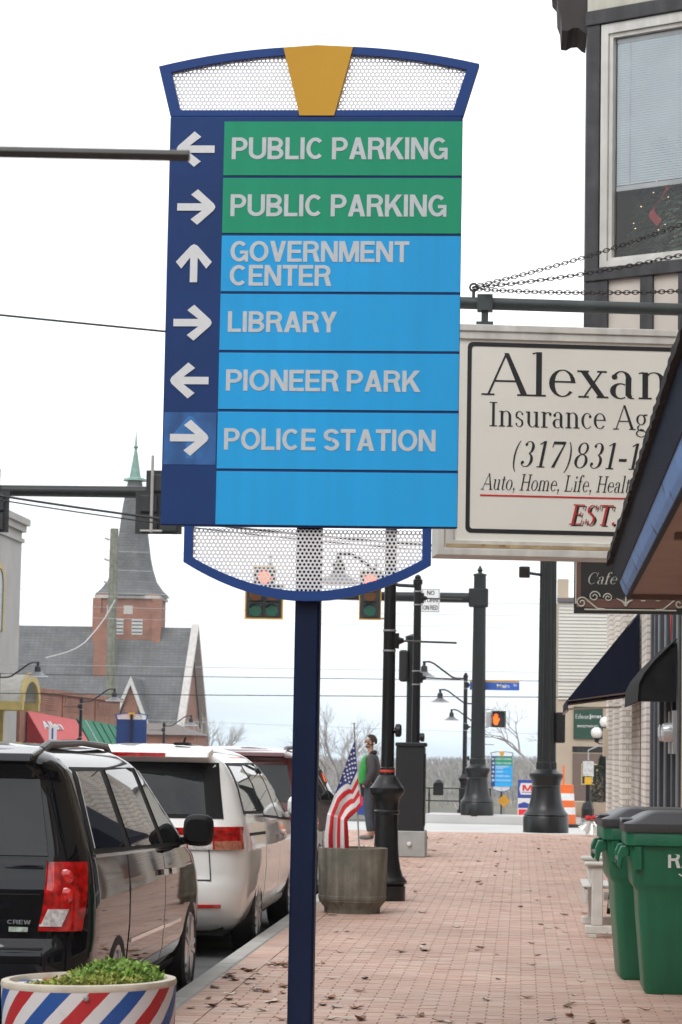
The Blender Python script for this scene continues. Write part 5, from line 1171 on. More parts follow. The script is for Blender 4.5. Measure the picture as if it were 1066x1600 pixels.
t, zt_, zb_ = street_awning('red_awning', 'red shop awning with white lettering', 95.0, 105.6, red_c, M('shaded_red_canvas', (.30,.02,.025), .8))  # end panel is the same canvas, its shade put into the colour
def slope_text(body, y0, x_, wd, ht):
    o = text(body, 'lettering', white_s, t, 0, 0, wd, ht, 0, .03, .01)
    sl = math.atan2(zt_-zb_, 1.09)
    o.matrix_local = Matrix.Translation((.06+x_, y0, zt_-(x_)*math.tan(sl)+.03-.02*(y0-95))) @ Matrix(((0,0,-math.cos(sl),0),(1,0,0,0),(0,0,math.sin(sl),0),(0,0,0,1))) @ Matrix.Identity(4)
    # text local: x along street, z up the slope
    o.matrix_local = Matrix.Translation((.06+x_, y0, zt_-x_*math.tan(sl)+.02-.02*(y0-95))) @ Matrix(((0,-math.sin(sl),-math.cos(sl),0),(1,0,0,0),(0,-math.cos(sl),math.sin(sl),0),(0,0,0,1)))
slope_text('Allen', 96.4, .42, 4.2, .38); slope_text('Miller', 98.0, .80, 3.4, .26)
text('State Farm', 'lettering', white_s, t, .20, 1.40, .62, .13, 95.0, .02, .008)
for dx, dz in ((.0,0),(.13,0),(.065,.10)): MB().lathe([(.05,-.004),(.05,.004)], 12).build('logo_oval', white_s, t) if 0 else None
b = MB()
for dx, dz in ((.38,1.18),(.52,1.18),(.45,1.27)): b.tube([(dx,95.008,dz),(dx,94.995,dz)], .055, 12)
b.build('logo_ovals', white_s, t)
t, _a, _b = street_awning('green_awning', 'green shop awning next to the red one', 105.9, 117.2, M('green_canvas', (.018,.20,.115), .8, var=.15, scale=1.2), M('shaded_green_canvas', (.01,.09,.05), .8))  # darker green end panel carries its shade in the colour
for k in range(5): MB().bar((.10,107.6+k*2,_a-.04-.02*(1.7+k*2)), (1.17,107.6+k*2,_b+.03-.02*(1.7+k*2)), .12 if k else .2, .04).build('rib', M('dark_green_rib', (.01,.075,.045), .8) if k else slate_l, t)
# small white/blue parking plate
t = thing('parking_sign', 'small white kerbside plate before the red awning', 'sign', (-15.6, 82.5, gz(82)+.15)); MB().tube([(0,0,0),(0,0,2.6)], .03, 6).build('post', bracket_m, t); MB().box(-.09,.17,-.03,-.01,2.30,2.75).build('plate', white_s, t); MB().box(.0,.06,-.034,-.0305,2.34,2.70).build('dark_stripe', fb, t)

# ------------------------------------------------------------------ church
roof_m = brick_mat('slate_roof', (.115,.120,.125), (.140,.145,.148), (.09,.093,.095), bw=.42, bh=.24, mort=.03)
GC = gz(205)
ch = thing('church', 'brick church with slate steeple and steep grey roof', 'church', (-32.75, 205, .35))
crk = brick_mat('church_brick', (.34,.145,.09), (.28,.115,.075), (.27,.19,.15), bw=.4, bh=.13, mort=.012)
tw = 2.5
MB().box(-tw, tw, 0, 2*tw, GC-.3, 13.7).build('tower', crk, ch)
for sx_ in (-1, 1): MB().box(sx_*tw-.35, sx_*tw+.35, -.2, .6, GC, 13.3).build('buttress', crk, ch)
MB().box(-tw-.2, tw+.2, -.2, 2*tw+.2, 13.3, 13.55).build('string_course', M('pale_stone', (.48,.46,.42), .8), ch)
# spire: bell-cast, octagonal above
def sq(r_, z, k=0.0):
    P = []
    for i in range(8):
        a = math.pi/4*i+math.pi/8; o8 = (r_*math.cos(a), r_*math.sin(a)); m_ = max(abs(math.cos(a)), abs(math.sin(a))); s4 = (r_*math.cos(a)/m_, r_*math.sin(a)/m_)
        P.append((o8[0]*k+s4[0]*(1-k), tw+o8[1]*k+s4[1]*(1-k), z))
    return P
MB().loft([sq(3.0,13.56),sq(2.9,13.75),sq(2.5,14.15,.1),sq(2.0,14.9,.3),sq(1.72,15.9,.6),sq(1.52,16.9,.8),sq(1.28,18.8,1),sq(1.0,21.2,1),sq(.62,23.35,1)]).build('spire', roof_m, ch)
cop = M('verdigris_copper', (.16,.29,.24), .6, var=.2, scale=2)
MB().loft([sq(.95,23.36),sq(.88,23.55),sq(.50,23.65,1),sq(.12,26.0,1),sq(.12,26.1,1),sq(.24,26.25,1),sq(.1,26.4,1),sq(.03,27.6,1)]).build('copper_tip', cop, ch)
lv = M('white_louvre', (.54,.54,.52), .6)
for x in (-.72, .88):
    w_ = MB().box(x-.45, x+.45, -.06, .0-.003, 10.3, 11.6).build('belfry_window', lv, ch)
    for k in range(4): MB().box(x-.42, x+.42, -.075, -.0605, 10.45+k*.3, 10.55+k*.3).build('louvre_gap', slate, w_)
for x in (-1.3, .1): MB().box(x-.38, x+.38, -.05, -.003, 12.0, 12.7).build('belfry_panel', M('pale_stone', (.48,.46,.42), .8), ch)
# nave: ridge runs left-right, gable faces the street
b = MB(); b.prism([(-7.5,1.2),(-7.5,GC-.3),(9.5,GC-.3),(9.5,1.2),(1.0,10.5)], -12, 5.2, 'x'); b.build('nave_wall', crk, ch)
b = MB(); b.prism([(-8.0,.9),(1.0,10.72),(10,.9),(10,1.15),(1.0,10.98),(-8.0,1.15)], -12.3, 5.3, 'x'); b.build('nave_roof', roof_m, ch)
b = MB(); b.prism([(-8.2,.6),(1.0,10.8),(10.2,.6),(10.2,1.3),(1.0,11.3),(-8.2,1.3)], 5.305, 5.9, 'x'); b.build('rake_board', M('pale_bargeboard', (.50,.48,.46), .7), ch)
MB().box(-2.2, -.95, -8.2+5.3, -1.8, 0, 11.9).build('chimney', crk, ch)
b = MB(); b.prism([(.65,2.0),(1.85,6.15),(3.05,2.0)], -8.6, -3.0, 'y'); b.build('porch_gable', crk, ch, (0, 0, 0))
for sx_ in (-1, 1): MB().prism([(1.85,6.6),(1.85,5.95),(1.85+sx_*1.8,1.3),(1.85+sx_*2.15,1.3)], -8.95, -8.62, 'y').build('porch_bargeboard', lv, ch)
b = MB(); b.prism([(1.85,6.5),(1.85,6.2),(3.6,1.4),(3.9,1.4)], -8.6, -1.5, 'y'); b.prism([(1.85,6.5),(1.85,6.2),(.1,1.4),(-.2,1.4)], -8.6, -1.5, 'y'); b.build('porch_roof', roof_m, ch)
MB().tube([(2.1,-8.61,2.4),(2.1,-8.75,2.4)], .5, 20).build('round_window', lv, ch)

# low brick house before the church
hs_ = thing('low_brick_house', 'low brick house with grey hip roof before the church gable', 'house', (-22.3, 150, gz(150)))
MB().box(-2.2, 2.6, 0, 6, -.3, 5.1).build('wall', rbrick, hs_); b = MB(); b.loft([[(-2.4,-.3,5.1),(2.8,-.3,5.1),(2.8,6.3,5.1),(-2.4,6.3,5.1)],[(-.6,2.6,5.8),(1.0,2.6,5.8),(1.0,3.4,5.8),(-.6,3.4,5.8)]]); b.build('roof', M('brown_grey_roof', (.15,.13,.12), .9), hs_)
for x in (-1.2, .6): MB().box(x, x+.7, -.05, -.003, 2.2, 3.6).build('window', lv, hs_)
w2 = thing('brick_wall', 'brick garden wall with patterned top beside the low house', 'wall', (-19.5, 140, gz(140)))
MB().box(-.8, 3.4, 0, .5, -.3, 3.6).build('wall', rbrick, w2); MB().box(-.9, 3.5, -.05, .55, 3.602, 3.8).build('coping', rbrick, w2)

# ------------------------------------------------------------------ poles and wires
up = thing('utility_pole', 'weathered wooden utility pole before the church tower', 'utility pole', (-21.55, 130, 0))
MB().tube([(.0,0,gz(130)-.3),(0,0,12.9)], [.30,.22], 12).build('pole', M('weathered_pole', (.20,.21,.165), .9, var=.25, scale=5, streak=.3), up, smooth=True)
for z in (12.3, 11.2, 10.0): MB().tube([(-.25,0,z),(-.5,0,z+.1)], .06, 6).build('insulator', slate_l, up)
wire_m = M('black_cable', (.02,.02,.022), .6); wire_g = M('grey_wire', (.40,.41,.42), .6)
def wire(a, b_, sag, r_, label, m_=None, n=24):
    a, b_ = Vector(a), Vector(b_); P = []
    for i in range(n+1):
        t = i/n; p = a.lerp(b_, t); p.z -= sag*4*t*(1-t); P.append(tuple(p))
    return tag(MB().tube(P, r_, 5).build('overhead_wire', m_ or wire_m, smooth=True), label, 'wire', 'overhead wires')
wire((-11.5,40,6.05), (5.5,40,4.72), .45, .020, 'thick sagging cable crossing behind the wayfinding sign')
wire((-11.5,40.1,6.0), (5.5,40.1,4.66), .47, .012, 'thinner wire twisted beside the thick sagging cable')
wire((-9.5,30,7.1), (2.5,30.4,6.1), .05, .014, 'upper dark wire ending behind the arrow column')
for k, (z0, z1) in enumerate(((12.3,11.6),(11.3,10.6),(10.1,9.4))): wire((-48,130,z0+.2), (30,130,z1), .55, .014, 'thin grey power line %s on the utility pole' % ('highest','second','third')[k], wire_g)
for k, (z0, z1, y) in enumerate(((8.4,8.3,110),(7.95,7.7,110),(7.5,7.1,110))): wire((-36,y,z0), (26,y,z1), .3, .010, 'thin line of three close wires, the %s one' % ('top','middle','bottom')[k], wire_g)
for k, (z0, z1, y, r_) in enumerate(((4.05,4.12,78,.008),(3.72,3.90,78,.011),(3.05,3.55,78,.014))): wire((-24,y,z0), (22,y,z1), .06, r_, 'low dark wire over the crossing, %s of three' % ('upper','middle','lower')[k], wire_m if k else wire_g)
wire((-40,160,3.6), (30,160,2.4), .2, .012, 'faint distant wire just above the bare trees', wire_g)
gw = [(-21.4,129.8,9.1),(-20.9,124,7.9),(-20.35,118,6.95),(-19.6,111,6.1),(-18.9,105,5.6),(-18.2,99,5.2),(-17.5,94,4.95),(-15.4,80,4.3)]
tag(MB().tube(gw, .03, 6).build('overhead_wire', M('pale_twisted_cable', (.42,.42,.41), .7, var=.4, scale=4)), 'pale twisted cable looping from utility pole to street lamp', 'wire', 'overhead wires')

# ------------------------------------------------------------------ bare trees
bark = M('grey_bark', (.33,.31,.295), .95, var=.3, scale=3)
def bare_tree(loc, h, seed, label, spread=.5):
    rg = random.Random(seed); t = thing('bare_tree', label, 'tree', loc, 0, 'leafless trees down the street')
    MB().tube([(0,0,-.3),(.05,.0,h*.18),(.02,.03,h*.34)], [h*.028,h*.022,h*.017], 7).build('trunk', bark, t, smooth=True)
    b = MB()
    def grow(p, d, ln, r_, lev):
        mid = p+d*ln*.5+Vector((rg.uniform(-1,1),rg.uniform(-1,1),rg.uniform(-.3,1)))*ln*.08; e = p+d*ln
        b.tube([p, mid, e], [r_, r_*.8, r_*.6], 4 if lev > 1 else 5)
        if lev >= 5: return
        for k in range(3 if lev < 4 else 2):
            a = rg.uniform(0, 6.283); tl = rg.uniform(.35,.85)*spread*1.3; u = d.orthogonal().normalized(); v = d.cross(u)
            nd = (d+(u*math.cos(a)+v*math.sin(a))*tl+Vector((0,0,.12))).normalized(); grow(p+d*ln*rg.uniform(.55,1.0), nd, ln*rg.uniform(.58,.80), r_*.54, lev+1)
    for k in range(4): a = k*1.57+rg.uniform(-.5,.5); grow(Vector((.02,.03,h*(.24+.03*k))), Vector((math.cos(a)*spread,math.sin(a)*spread,1)).normalized(), h*.26, h*.012, 0)
    b.build('crown', bark, t, fix=False); return t
for i, (x, y, h, lb) in enumerate(((-21.2,170,8.2,'bare tree right of the church gable end'),(-18.9,185,5.2,'low bare tree beside the one by the church gable'),(-15.2,190,6.3,'bare tree rising behind the maroon minivan'),(-12.6,165,7.0,'bare tree left of the flag behind the navy post'),
    (-10.9,150,7.2,'tall bare tree behind the flag pole and man'),(-9.0,160,5.5,'bare tree between the man and the lamp post'),(1.2,150,9.0,'bare tree reaching out left of the fluted mast pole'),(3.2,140,7.5,'bare tree mostly hidden behind the fluted mast pole'))):
    bare_tree((x, y, gz(y)), h, 20+i, lb, .62 if i != 6 else .85)

# ================================================================== PLANTERS
def stripe_mat():
    m = bpy.data.materials.new('diagonal_stripe_paint'); m.use_nodes = True; nt = m.node_tree; p = nt.nodes['Principled BSDF']; N = nt.nodes.new; L = nt.links.new
    p.inputs['Roughness'].default_value = .45
    tc = N('ShaderNodeTexCoord'); sx = N('ShaderNodeSeparateXYZ'); L(tc.outputs['Object'], sx.inputs[0])
    def mth(op, a, b=None, c=None):
        n = N('ShaderNodeMath'); n.operation = op
        for i, q in enumerate((a, b, c)):
            if q is None: continue
            if isinstance(q, (int, float)): n.inputs[i].default_value = q
            else: L(q, n.inputs[i])
        return n.outputs[0]
    neg = mth('MULTIPLY', sx.outputs[1], -1.0); ang = mth('ARCTAN2', sx.outputs[0], neg); s_ = mth('MULTIPLY', ang, .31); zz = mth('MULTIPLY', sx.outputs[2], 1.0)
    ph = mth('SUBTRACT', s_, zz); wn = N('ShaderNodeTexNoise'); wn.inputs['Scale'].default_value = 9; L(tc.outputs['Object'], wn.inputs['Vector'])
    ph = mth('ADD', ph, mth('MULTIPLY', wn.outputs['Fac'], .012)); fr = mth('FRACT', mth('DIVIDE', mth('ADD', ph, 10.09), .2783))
    cr = N('ShaderNodeValToRGB'); cr.color_ramp.interpolation = 'CONSTANT'; e = cr.color_ramp.elements; e[0].position = 0; e[0].color = (.44,.022,.028,1); e[1].position = .26; e[1].color = (.66,.65,.66,1)
    x = e.new(.5); x.color = (.020,.085,.32,1); x = e.new(.77); x.color = (.66,.65,.66,1); L(fr, cr.inputs[0])
    n4 = N('ShaderNodeTexNoise'); n4.inputs['Scale'].default_value = 7; n4.inputs['Detail'].default_value = 10; L(tc.outputs['Object'], n4.inputs['Vector'])
    r4 = N('ShaderNodeMapRange'); r4.inputs[1].default_value = .62; r4.inputs[2].default_value = .72; r4.inputs[4].default_value = .5; L(n4.outputs['Fac'], r4.inputs[0])
    mi = N('ShaderNodeMix'); mi.data_type = 'RGBA'; L(r4.outputs[0], mi.inputs[0]); L(cr.outputs[0], mi.inputs[6]); mi.inputs[7].default_value = (.45,.44,.42,1); L(mi.outputs[2], p.inputs['Base Color']); return m
pl = thing('striped_planter', 'round planter painted in red, white and blue diagonal stripes', 'planter', (-1.526, 9.0, 0)); pl.rotation_euler = (0, R(-1.2), 0)
MB().lathe([(.275,.0),(.285,.02),(.30,.35),(.313,.66),(.313,.690),(.30,.695)], 48).build('tub', stripe_mat(), pl, smooth=True)
rimm = M('cream_rim', (.56,.51,.42), .7, var=.15, scale=14)
b = MB(); b.lathe([(.3135,.690),(.316,.700),(.312,.712),(.285,.714),(.276,.70),(.275,.66)], 48, cap=False); b.build('rim', rimm, pl, smooth=True)
soil_m = M('dark_soil', (.055,.040,.034), .95, var=.6, scale=60, bump=1, bscale=70)
b = MB(); b.lathe([(.001,.690),(.10,.698),(.20,.694),(.277,.682)], 32, cap=False); b.build('soil', soil_m, pl, smooth=True)
b = MB(); b.tube([(.045,-.309,.672),(.045,-.318,.672),(.045,-.320,.672)], [.010,.010,.004], 8); b.build('bolt', bracket_m, pl)
rg = random.Random(2); b = MB(); b2 = MB()
def leaflet(mb, c, d, s_, wd):
    u = d.cross(Vector((rg.uniform(-1,1),rg.uniform(-1,1),.4))).normalized()*wd; mb.add([c, c+d*s_*.5+u, c+d*s_, c+d*s_*.5-u], [(0,1,2,3)])
for k in range(5200):
    a = rg.random()*6.283; r_ = .262*math.sqrt(rg.random()); x, y = r_*math.cos(a), r_*math.sin(a)
    dens = min(max((x+.12)/.16, 0), 1); dens = max(dens, .7 if y < -.14 else 0)
    if rg.random() > dens: continue
    hh = (.030+.055*max(0, 1-((x-.10)/.17)**2-((y-.02)/.20)**2)) if x > -.1 else .018
    z = .694+hh*rg.random(); d = Vector((rg.uniform(-1,1),rg.uniform(-1,1),rg.uniform(-.1,.9))).normalized()
    leaflet(b if x > -.05 and y > -.12 else b2, Vector((x, y, z)), d, rg.uniform(.012,.026), rg.uniform(.004,.009))
stuff(b.build('leafy_seedlings', M('parsley_green', (.20,.33,.06), .6, var=.35, scale=25), pl, fix=False)); stuff(b2.build('moss_patch', M('yellow_moss', (.30,.34,.07), .7, var=.3, scale=25), pl, fix=False))

cpm = M('weathered_concrete', (.22,.205,.17), .9, var=.22, scale=5, streak=.42, bump=.5, bscale=70, dirt=((.10,.105,.078), 3.6, .44, .30))
cp = thing('concrete_planter', 'stained round concrete planter holding a small flag', 'planter', (-1.595, 24.0, 0))
MB().lathe([(.265,.0),(.268,.05),(.305,.095),(.318,.11),(.318,.125),(.325,.13),(.327,.16),(.323,.165),(.333,.60),(.330,.612),(.30,.614),(.292,.60),(.288,.50)], 44).build('tub', cpm, cp, smooth=True)
MB().lathe([(.001,.55),(.29,.53)], 24, cap=False).build('soil', soil_m, cp)
# dry stems
b = MB(); rg = random.Random(6)
for k in range(90):
    a = rg.random()*6.28; r_ = .25*math.sqrt(rg.random()); c = Vector((r_*math.cos(a), r_*math.sin(a), .54)); d = Vector((rg.uniform(-.6,.6),rg.uniform(-.6,.6),1)).normalized()*rg.uniform(.05,.11); b.tube([c, c+d], [.003,.0015], 4)
stuff(b.build('dry_stems', M('dry_stem', (.26,.20,.11), .9, var=.3), cp, fix=False))

# ================================================================== FLAG
fl = thing('flag', 'drooping stars and stripes flag on a thin staff in the planter', 'flag', (-1.53, 23.98, .53))
MB().tube([(0,0,-.02),(-.035,0,.55),(-.074,0,1.25)], .0075, 8).build('staff', M('grey_staff', (.34,.34,.34), .5), fl, smooth=True)
MB().sphere((-.075,0,1.262), .014, 8).build('finial', slate_l, fl, smooth=True)
fr_, fw, fb_ = M('flag_red', (.58,.02,.025), .75, var=.06), M('flag_white', (.68,.66,.67), .75, var=.05), M('flag_blue', (.02,.036,.18), .75, var=.1)
TOP = [(0,-.066,1.10),(.3,-.165,.82),(.6,-.315,.40),(.8,-.338,.2),(1,-.335,.045)]
BOT = [(0,.002,.462),(.3,-.055,.405),(.6,-.12,.345),(.8,-.107,.19),(1,-.098,.035)]
def ipt(tab, t):
    for a, c in zip(tab[:-1], tab[1:]):
        if t <= c[0]+1e-9: k = (t-a[0])/(c[0]-a[0]); return (a[1]+(c[1]-a[1])*k, a[2]+(c[2]-a[2])*k)
    return tab[-1][1:]
def flag_pt(u, v):      # u along the hoist (0 top .. 1 bottom), v along the fly
    p, q = ipt(TOP, v), ipt(BOT, v)
    y = -.010+.035*v*math.sin(u*11+v*3)+.03*v*math.sin(u*5.2)-(.02 if v > .6 else 0)
    return (p[0]+(q[0]-p[0])*u, y, p[1]+(q[1]-p[1])*u)
canton = lambda v: .45*(1-min(max((v-.22)/.24, 0), 1))
def flag_mi(u, v):
    s_ = canton(v); return 2 if u+.006 < s_ else (1, 0)[int((u-s_)/(1-s_)*6+.02) % 2]
b = MB(); b.grid(flag_pt, 84, 64, mi=flag_mi)
cl = b.build('cloth', [fr_, fw, fb_], fl, fix=False, smooth=True); s_ = cl.modifiers.new('thickness', 'SOLIDIFY'); s_.thickness = .0012
for i in range(5):
    for j in range(6):
        u, v = (i+.6)/5*.39+.005, (j+.5)/6*.40+.01
        if u > canton(v)-.03: continue
        c = Vector(flag_pt(u, v)); du = (Vector(flag_pt(u+.01, v))-c).normalized(); dv = (Vector(flag_pt(u, v+.01))-c); dv = (dv-du*dv.dot(du)).normalized(); n_ = du.cross(dv); n_ = n_ if n_.y < 0 else -n_
        P = [tuple(c+n_*.003+(dv*math.cos(k*math.pi/5)+du*math.sin(k*math.pi/5))*(.015 if k % 2 == 0 else .0065)) for k in range(10)]
        MB().add(P, [tuple(range(10))]).build('star', fw, fl, fix=False)

# ================================================================== MAN
def skin(name, joints, edges, mat, parent, sub=2, roots=(0,)):
    me = bpy.data.meshes.new(name); me.from_pydata([j[:3] for j in joints], edges, []); o = bpy.data.objects.new(name, me); col.objects.link(o)
    m = o.modifiers.new('s', 'SKIN'); m.use_smooth_shade = True; m.branch_smoothing = .6
    for i, j in enumerate(joints):
        r_ = j[3]; me.skin_vertices[0].data[i].radius = (r_, r_) if not isinstance(r_, tuple) else r_
        me.skin_vertices[0].data[i].use_root = i in roots
    s = o.modifiers.new('d', 'SUBSURF'); s.levels = sub; s.render_levels = sub
    bpy.context.view_layer.update(); dg = bpy.context.evaluated_depsgraph_get(); m2 = bpy.data.meshes.new_from_object(o.evaluated_get(dg)); o.modifiers.clear(); o.data = m2
    m2.materials.clear(); m2.materials.append(mat); m2.shade_smooth(); o.parent = parent; return o
pn = thing('person', 'bearded man in grey jacket with green front standing at the corner', 'person', (-2.60, 43.3, 0), R(-8))
skin_m = M('skin', (.46,.27,.20), .6, var=.06); hair_m = M('dark_brown_hair', (.065,.045,.034), .85, var=.2, scale=40, spec=.15); jk = M('charcoal_jacket', (.060,.056,.062), .85, var=.15, scale=20); gr = M('bright_green_fleece', (.035,.34,.06), .85, var=.12, scale=14); jn = M('dark_jeans', (.05,.065,.085), .85, var=.2, scale=20); shoe = M('grey_shoe', (.14,.14,.145), .7, var=.3)
J_ = [(0,0,.96,.13),(.02,0,1.18,.135),(.02,0,1.36,.13),(.01,0,1.47,.075),(0,0,1.54,.055),(-.015,0,1.612,.072),(-.005,0,1.685,.098),(0,0,1.745,.082),
      (.02,-.17,1.415,.06),(.08,-.235,1.16,.045),(-.03,-.215,.97,.036),(-.09,-.19,.90,.03), (.02,.17,1.415,.06),(.08,.235,1.16,.045),(-.03,.215,.97,.036),(-.09,.19,.90,.03),
      (0,-.09,.88,.085),(-.015,-.10,.50,.06),(.03,-.10,.10,.04),(-.06,-.11,.045,.035),(-.15,-.115,.035,.028), (0,.09,.88,.085),(.01,.10,.50,.06),(.05,.10,.10,.04),(-.04,.11,.045,.035),(-.13,.115,.035,.028),
      (-.098,0,1.675,.028),(-.122,0,1.660,.015),(-.080,0,1.60,.038)]
E_ = [(0,1),(1,2),(2,3),(3,4),(4,5),(5,6),(6,7),(2,8),(8,9),(9,10),(10,11),(2,12),(12,13),(13,14),(14,15),(0,16),(16,17),(17,18),(18,19),(19,20),(0,21),(21,22),(22,23),(23,24),(24,25),(6,26),(26,27),(5,28)]
skin('body', J_, E_, skin_m, pn)
skin('jacket', [(0,0,.90,.155),(.01,0,1.05,.16),(.025,0,1.22,.162),(.025,0,1.37,.155),(.02,0,1.475,.095),(.02,-.175,1.415,.085),(.085,-.245,1.16,.068),(-.02,-.22,.98,.055),(-.07,-.195,.92,.05),(.02,.175,1.415,.085),(.085,.245,1.16,.068),(-.02,.22,.98,.055),(-.07,.195,.92,.05)],
     [(0,1),(1,2),(2,3),(3,4),(3,5),(5,6),(6,7),(7,8),(3,9),(9,10),(10,11),(11,12)], jk, pn)
skin('jacket_front', [(-.10,-.03,.90,(.12,.095)),(-.115,-.03,1.02,(.125,.10)),(-.10,-.03,1.20,(.125,.095)),(-.08,-.02,1.36,(.115,.08)),(-.05,0,1.45,(.075,.06))], [(0,1),(1,2),(2,3),(3,4)], gr, pn)
skin('hood', [(.0,-.085,1.475,.036),(.075,-.035,1.495,.046),(.075,.035,1.495,.046),(.0,.085,1.475,.036)], [(0,1),(1,2),(2,3)], M('black_hood', (.02,.02,.022), .9), pn)
skin('jeans', [(0,0,.93,.145),(0,-.09,.86,.10),(-.015,-.10,.50,.075),(.03,-.10,.12,.062),(0,.09,.86,.10),(.01,.10,.50,.075),(.05,.10,.12,.062)], [(0,1),(1,2),(2,3),(0,4),(4,5),(5,6)], jn, pn)
for y in (-.10, .10): skin('shoe', [(.05+(.02 if y > 0 else 0),y,.05,.048),(-.04+(.02 if y > 0 else 0),y*1.08,.045,.046),(-.155+(.02 if y > 0 else 0),y*1.14,.035,.034)], [(0,1),(1,2)], shoe, pn)
def cap(name, c, rx, rz_, keep, mat):
    b = MB(); n, m_ = 20, 14
    def pt(i, j): a, e = 2*math.pi*i/n, math.pi*(j/m_-.5); return Vector((math.cos(e)*math.cos(a), math.cos(e)*math.sin(a), math.sin(e)))
    for i in range(n):
        for j in range(m_):
            q = [pt(i,j), pt(i+1,j), pt(i+1,j+1), pt(i,j+1)]; d = sum(q, Vector())/4
            if keep(d): b.add([(c[0]+v.x*rx, c[1]+v.y*rx*.86, c[2]+v.z*rz_) for v in q], [(0,1,2,3)])
    o = b.build(name, mat, pn, fix=False, smooth=True); s = o.modifiers.new('t', 'SOLIDIFY'); s.thickness = .012; s.offset = 0; return o
cap('hair', (.004,0,1.692), .104, .112, lambda d: d.z*.75+d.x*.75 > .28 and d.z > -.45, hair_m)
cap('beard', (-.022,0,1.648), .086, .096, lambda d: d.z < -.42 and d.x < .15 and d.z > -.95, M('brown_beard', (.13,.085,.062), .85, var=.2, scale=40))
for y in (-.086, .086): MB().sphere((.012,y,1.655), .020, 8, sz=1.5).build('ear', skin_m, pn, smooth=True)
for y in (-.034, .034):
    MB().sphere((-.092,y,1.694), .012, 8).build('eye', M('dark_eye', (.05,.04,.035), .3), pn, smooth=True); MB().bar((-.095,y-.022,1.716),(-.095,y+.022,1.718),.012,.008).build('eyebrow', hair_m, pn)

# ================================================================== BINS
bin_g = M('green_bin_plastic', (.012,.15,.075), .42, var=.14, scale=3, streak=.10, dirt=((.035,.17,.10), 11, .66), bump=.04, bscale=60); lid_m = M('dark_grey_lid', (.055,.058,.064), .38, var=.12, scale=5)
def rr_loop(hx, hy, r_, z, n=5):
    P = []
    for cx, cy, s0 in ((hx-r_,-hy+r_,-90),(hx-r_,hy-r_,0),(-hx+r_,hy-r_,90),(-hx+r_,-hy+r_,180)): P += [(cx+r_*math.cos(R(s0+90*i/n)), cy+r_*math.sin(R(s0+90*i/n)), z) for i in range(n+1)]
    return P
def wheelie_bin(label, loc, rz, lettering):
    t = thing('wheelie_bin', label, 'trash bin', loc, rz, 'green trash bins')
    b = MB(); b.loft([rr_loop(.235,.27,.05,.0),rr_loop(.25,.285,.06,.02),rr_loop(.288,.325,.06,.48),rr_loop(.30,.335,.06,.66),rr_loop(.325,.352,.06,.695),rr_loop(.333,.36,.06,.72),rr_loop(.352,.375,.06,.97)]); b.build('body', bin_g, t, smooth=True)
    b = MB(); b.loft([rr_loop(.356,.379,.06,.955),rr_loop(.378,.398,.07,.962),rr_loop(.380,.400,.07,1.045),rr_loop(.372,.392,.07,1.056)]); b.build('rim', bin_g, t, smooth=True)
    b = MB(); b.loft([rr_loop(.388,.408,.07,1.045),rr_loop(.394,.414,.07,1.060),rr_loop(.390,.410,.07,1.10),rr_loop(.372,.392,.07,1.108),rr_loop(.335,.365,.06,1.118),rr_loop(.245,.29,.06,1.165),rr_loop(.20,.25,.05,1.178)]); ld = b.build('lid', lid_m, t, smooth=True)
    b = MB(); b.cbox(-.40,-.25,-.20,.20,1.109,1.126,.006); b.build('lid_grip', lid_m, ld)
    for y in (-.24, .24): MB().prism([(-.345,.955),(-.405,.95),(-.425,.90),(-.425,.82),(-.405,.80),(-.39,.87),(-.35,.89)], y-.05, y+.05).build('handle_bracket', bin_g, t, bevel=.008)
    MB().tube([(-.41,-.24,.86),(-.41,.24,.86)], .016, 8).build('lift_bar', lid_m, t)
    for x in (-.32, .27): MB().cbox(x,x+.05,-.397,-.36,.80,.956,.008).build('rib', bin_g, t)
    for y in (-.30, .30):
        b = MB(); b.tube([(.24,y-.035,.11),(.24,y+.035,.11)], .11, 18); b.build('wheel', rubber, t, smooth=True)
    if lettering:
        lw = M('bin_white_print', (.66,.68,.66), .6)
        o = sans("RAY'S", 'lettering', lw, t, -.105, .82, .36, .105, -.374); o.rotation_euler = (R(-3), 0, 0)
        o = text('www', 'lettering', lw, t, -.04, .765, .20, .018, -.3725, .02); o.rotation_euler = (R(-3), 0, 0)
    return t
wheelie_bin('green trash bin with white lettering and dark grey lid', (1.06, 16.80, 0), 0, True)
wheelie_bin('plain green trash bin standing behind the lettered one', (.935, 17.80, 0), R(2), False)

# ================================================================== WHITE GLIDER BENCH
wp = M('white_bench_paint', (.60,.59,.55), .6, var=.12, scale=8, dirt=((.36,.34,.30), 9, .64))
bn = thing('glider_bench', 'white wooden glider bench against the wall behind the bins', 'bench', (.55, 21.4, 0))
for y in (.05, 1.25):
    MB().cbox(.0,.80,y-.035,y+.035,.03,.10,.008).build('runner', wp, bn); MB().cbox(.055,.15,y-.03,y+.03,.10,.58,.006).build('front_post', wp, bn); MB().cbox(.60,.68,y-.03,y+.03,.10,.60,.006).build('back_post', wp, bn)
    MB().cbox(-.01,.74,y-.06,y+.06,.60,.635,.012).build('armrest', wp, bn); MB().prism([(.02,.60),(.16,.60),(.145,.50),(.06,.42)], y-.02, y+.02).build('arm_bracket', wp, bn)
    MB().cbox(.20,.60,y+.075,y+.10,.24,.32,.006).build('swing_rail', wp, bn)
    for x in (.24, .52): MB().tube([(x,y+.06,.12),(x+.03,y+.06,.40)], .018, 6).build('swing_arm', blk, bn)
    MB().cbox(.03,.10,y-.04,y+.04,0,.03,.004).build('foot', wp, bn); MB().cbox(.70,.77,y-.04,y+.04,0,.03,.004).build('foot', wp, bn)
MB().cbox(-.005,.03,.13,1.17,.28,.40,.006).build('seat_apron', wp, bn)
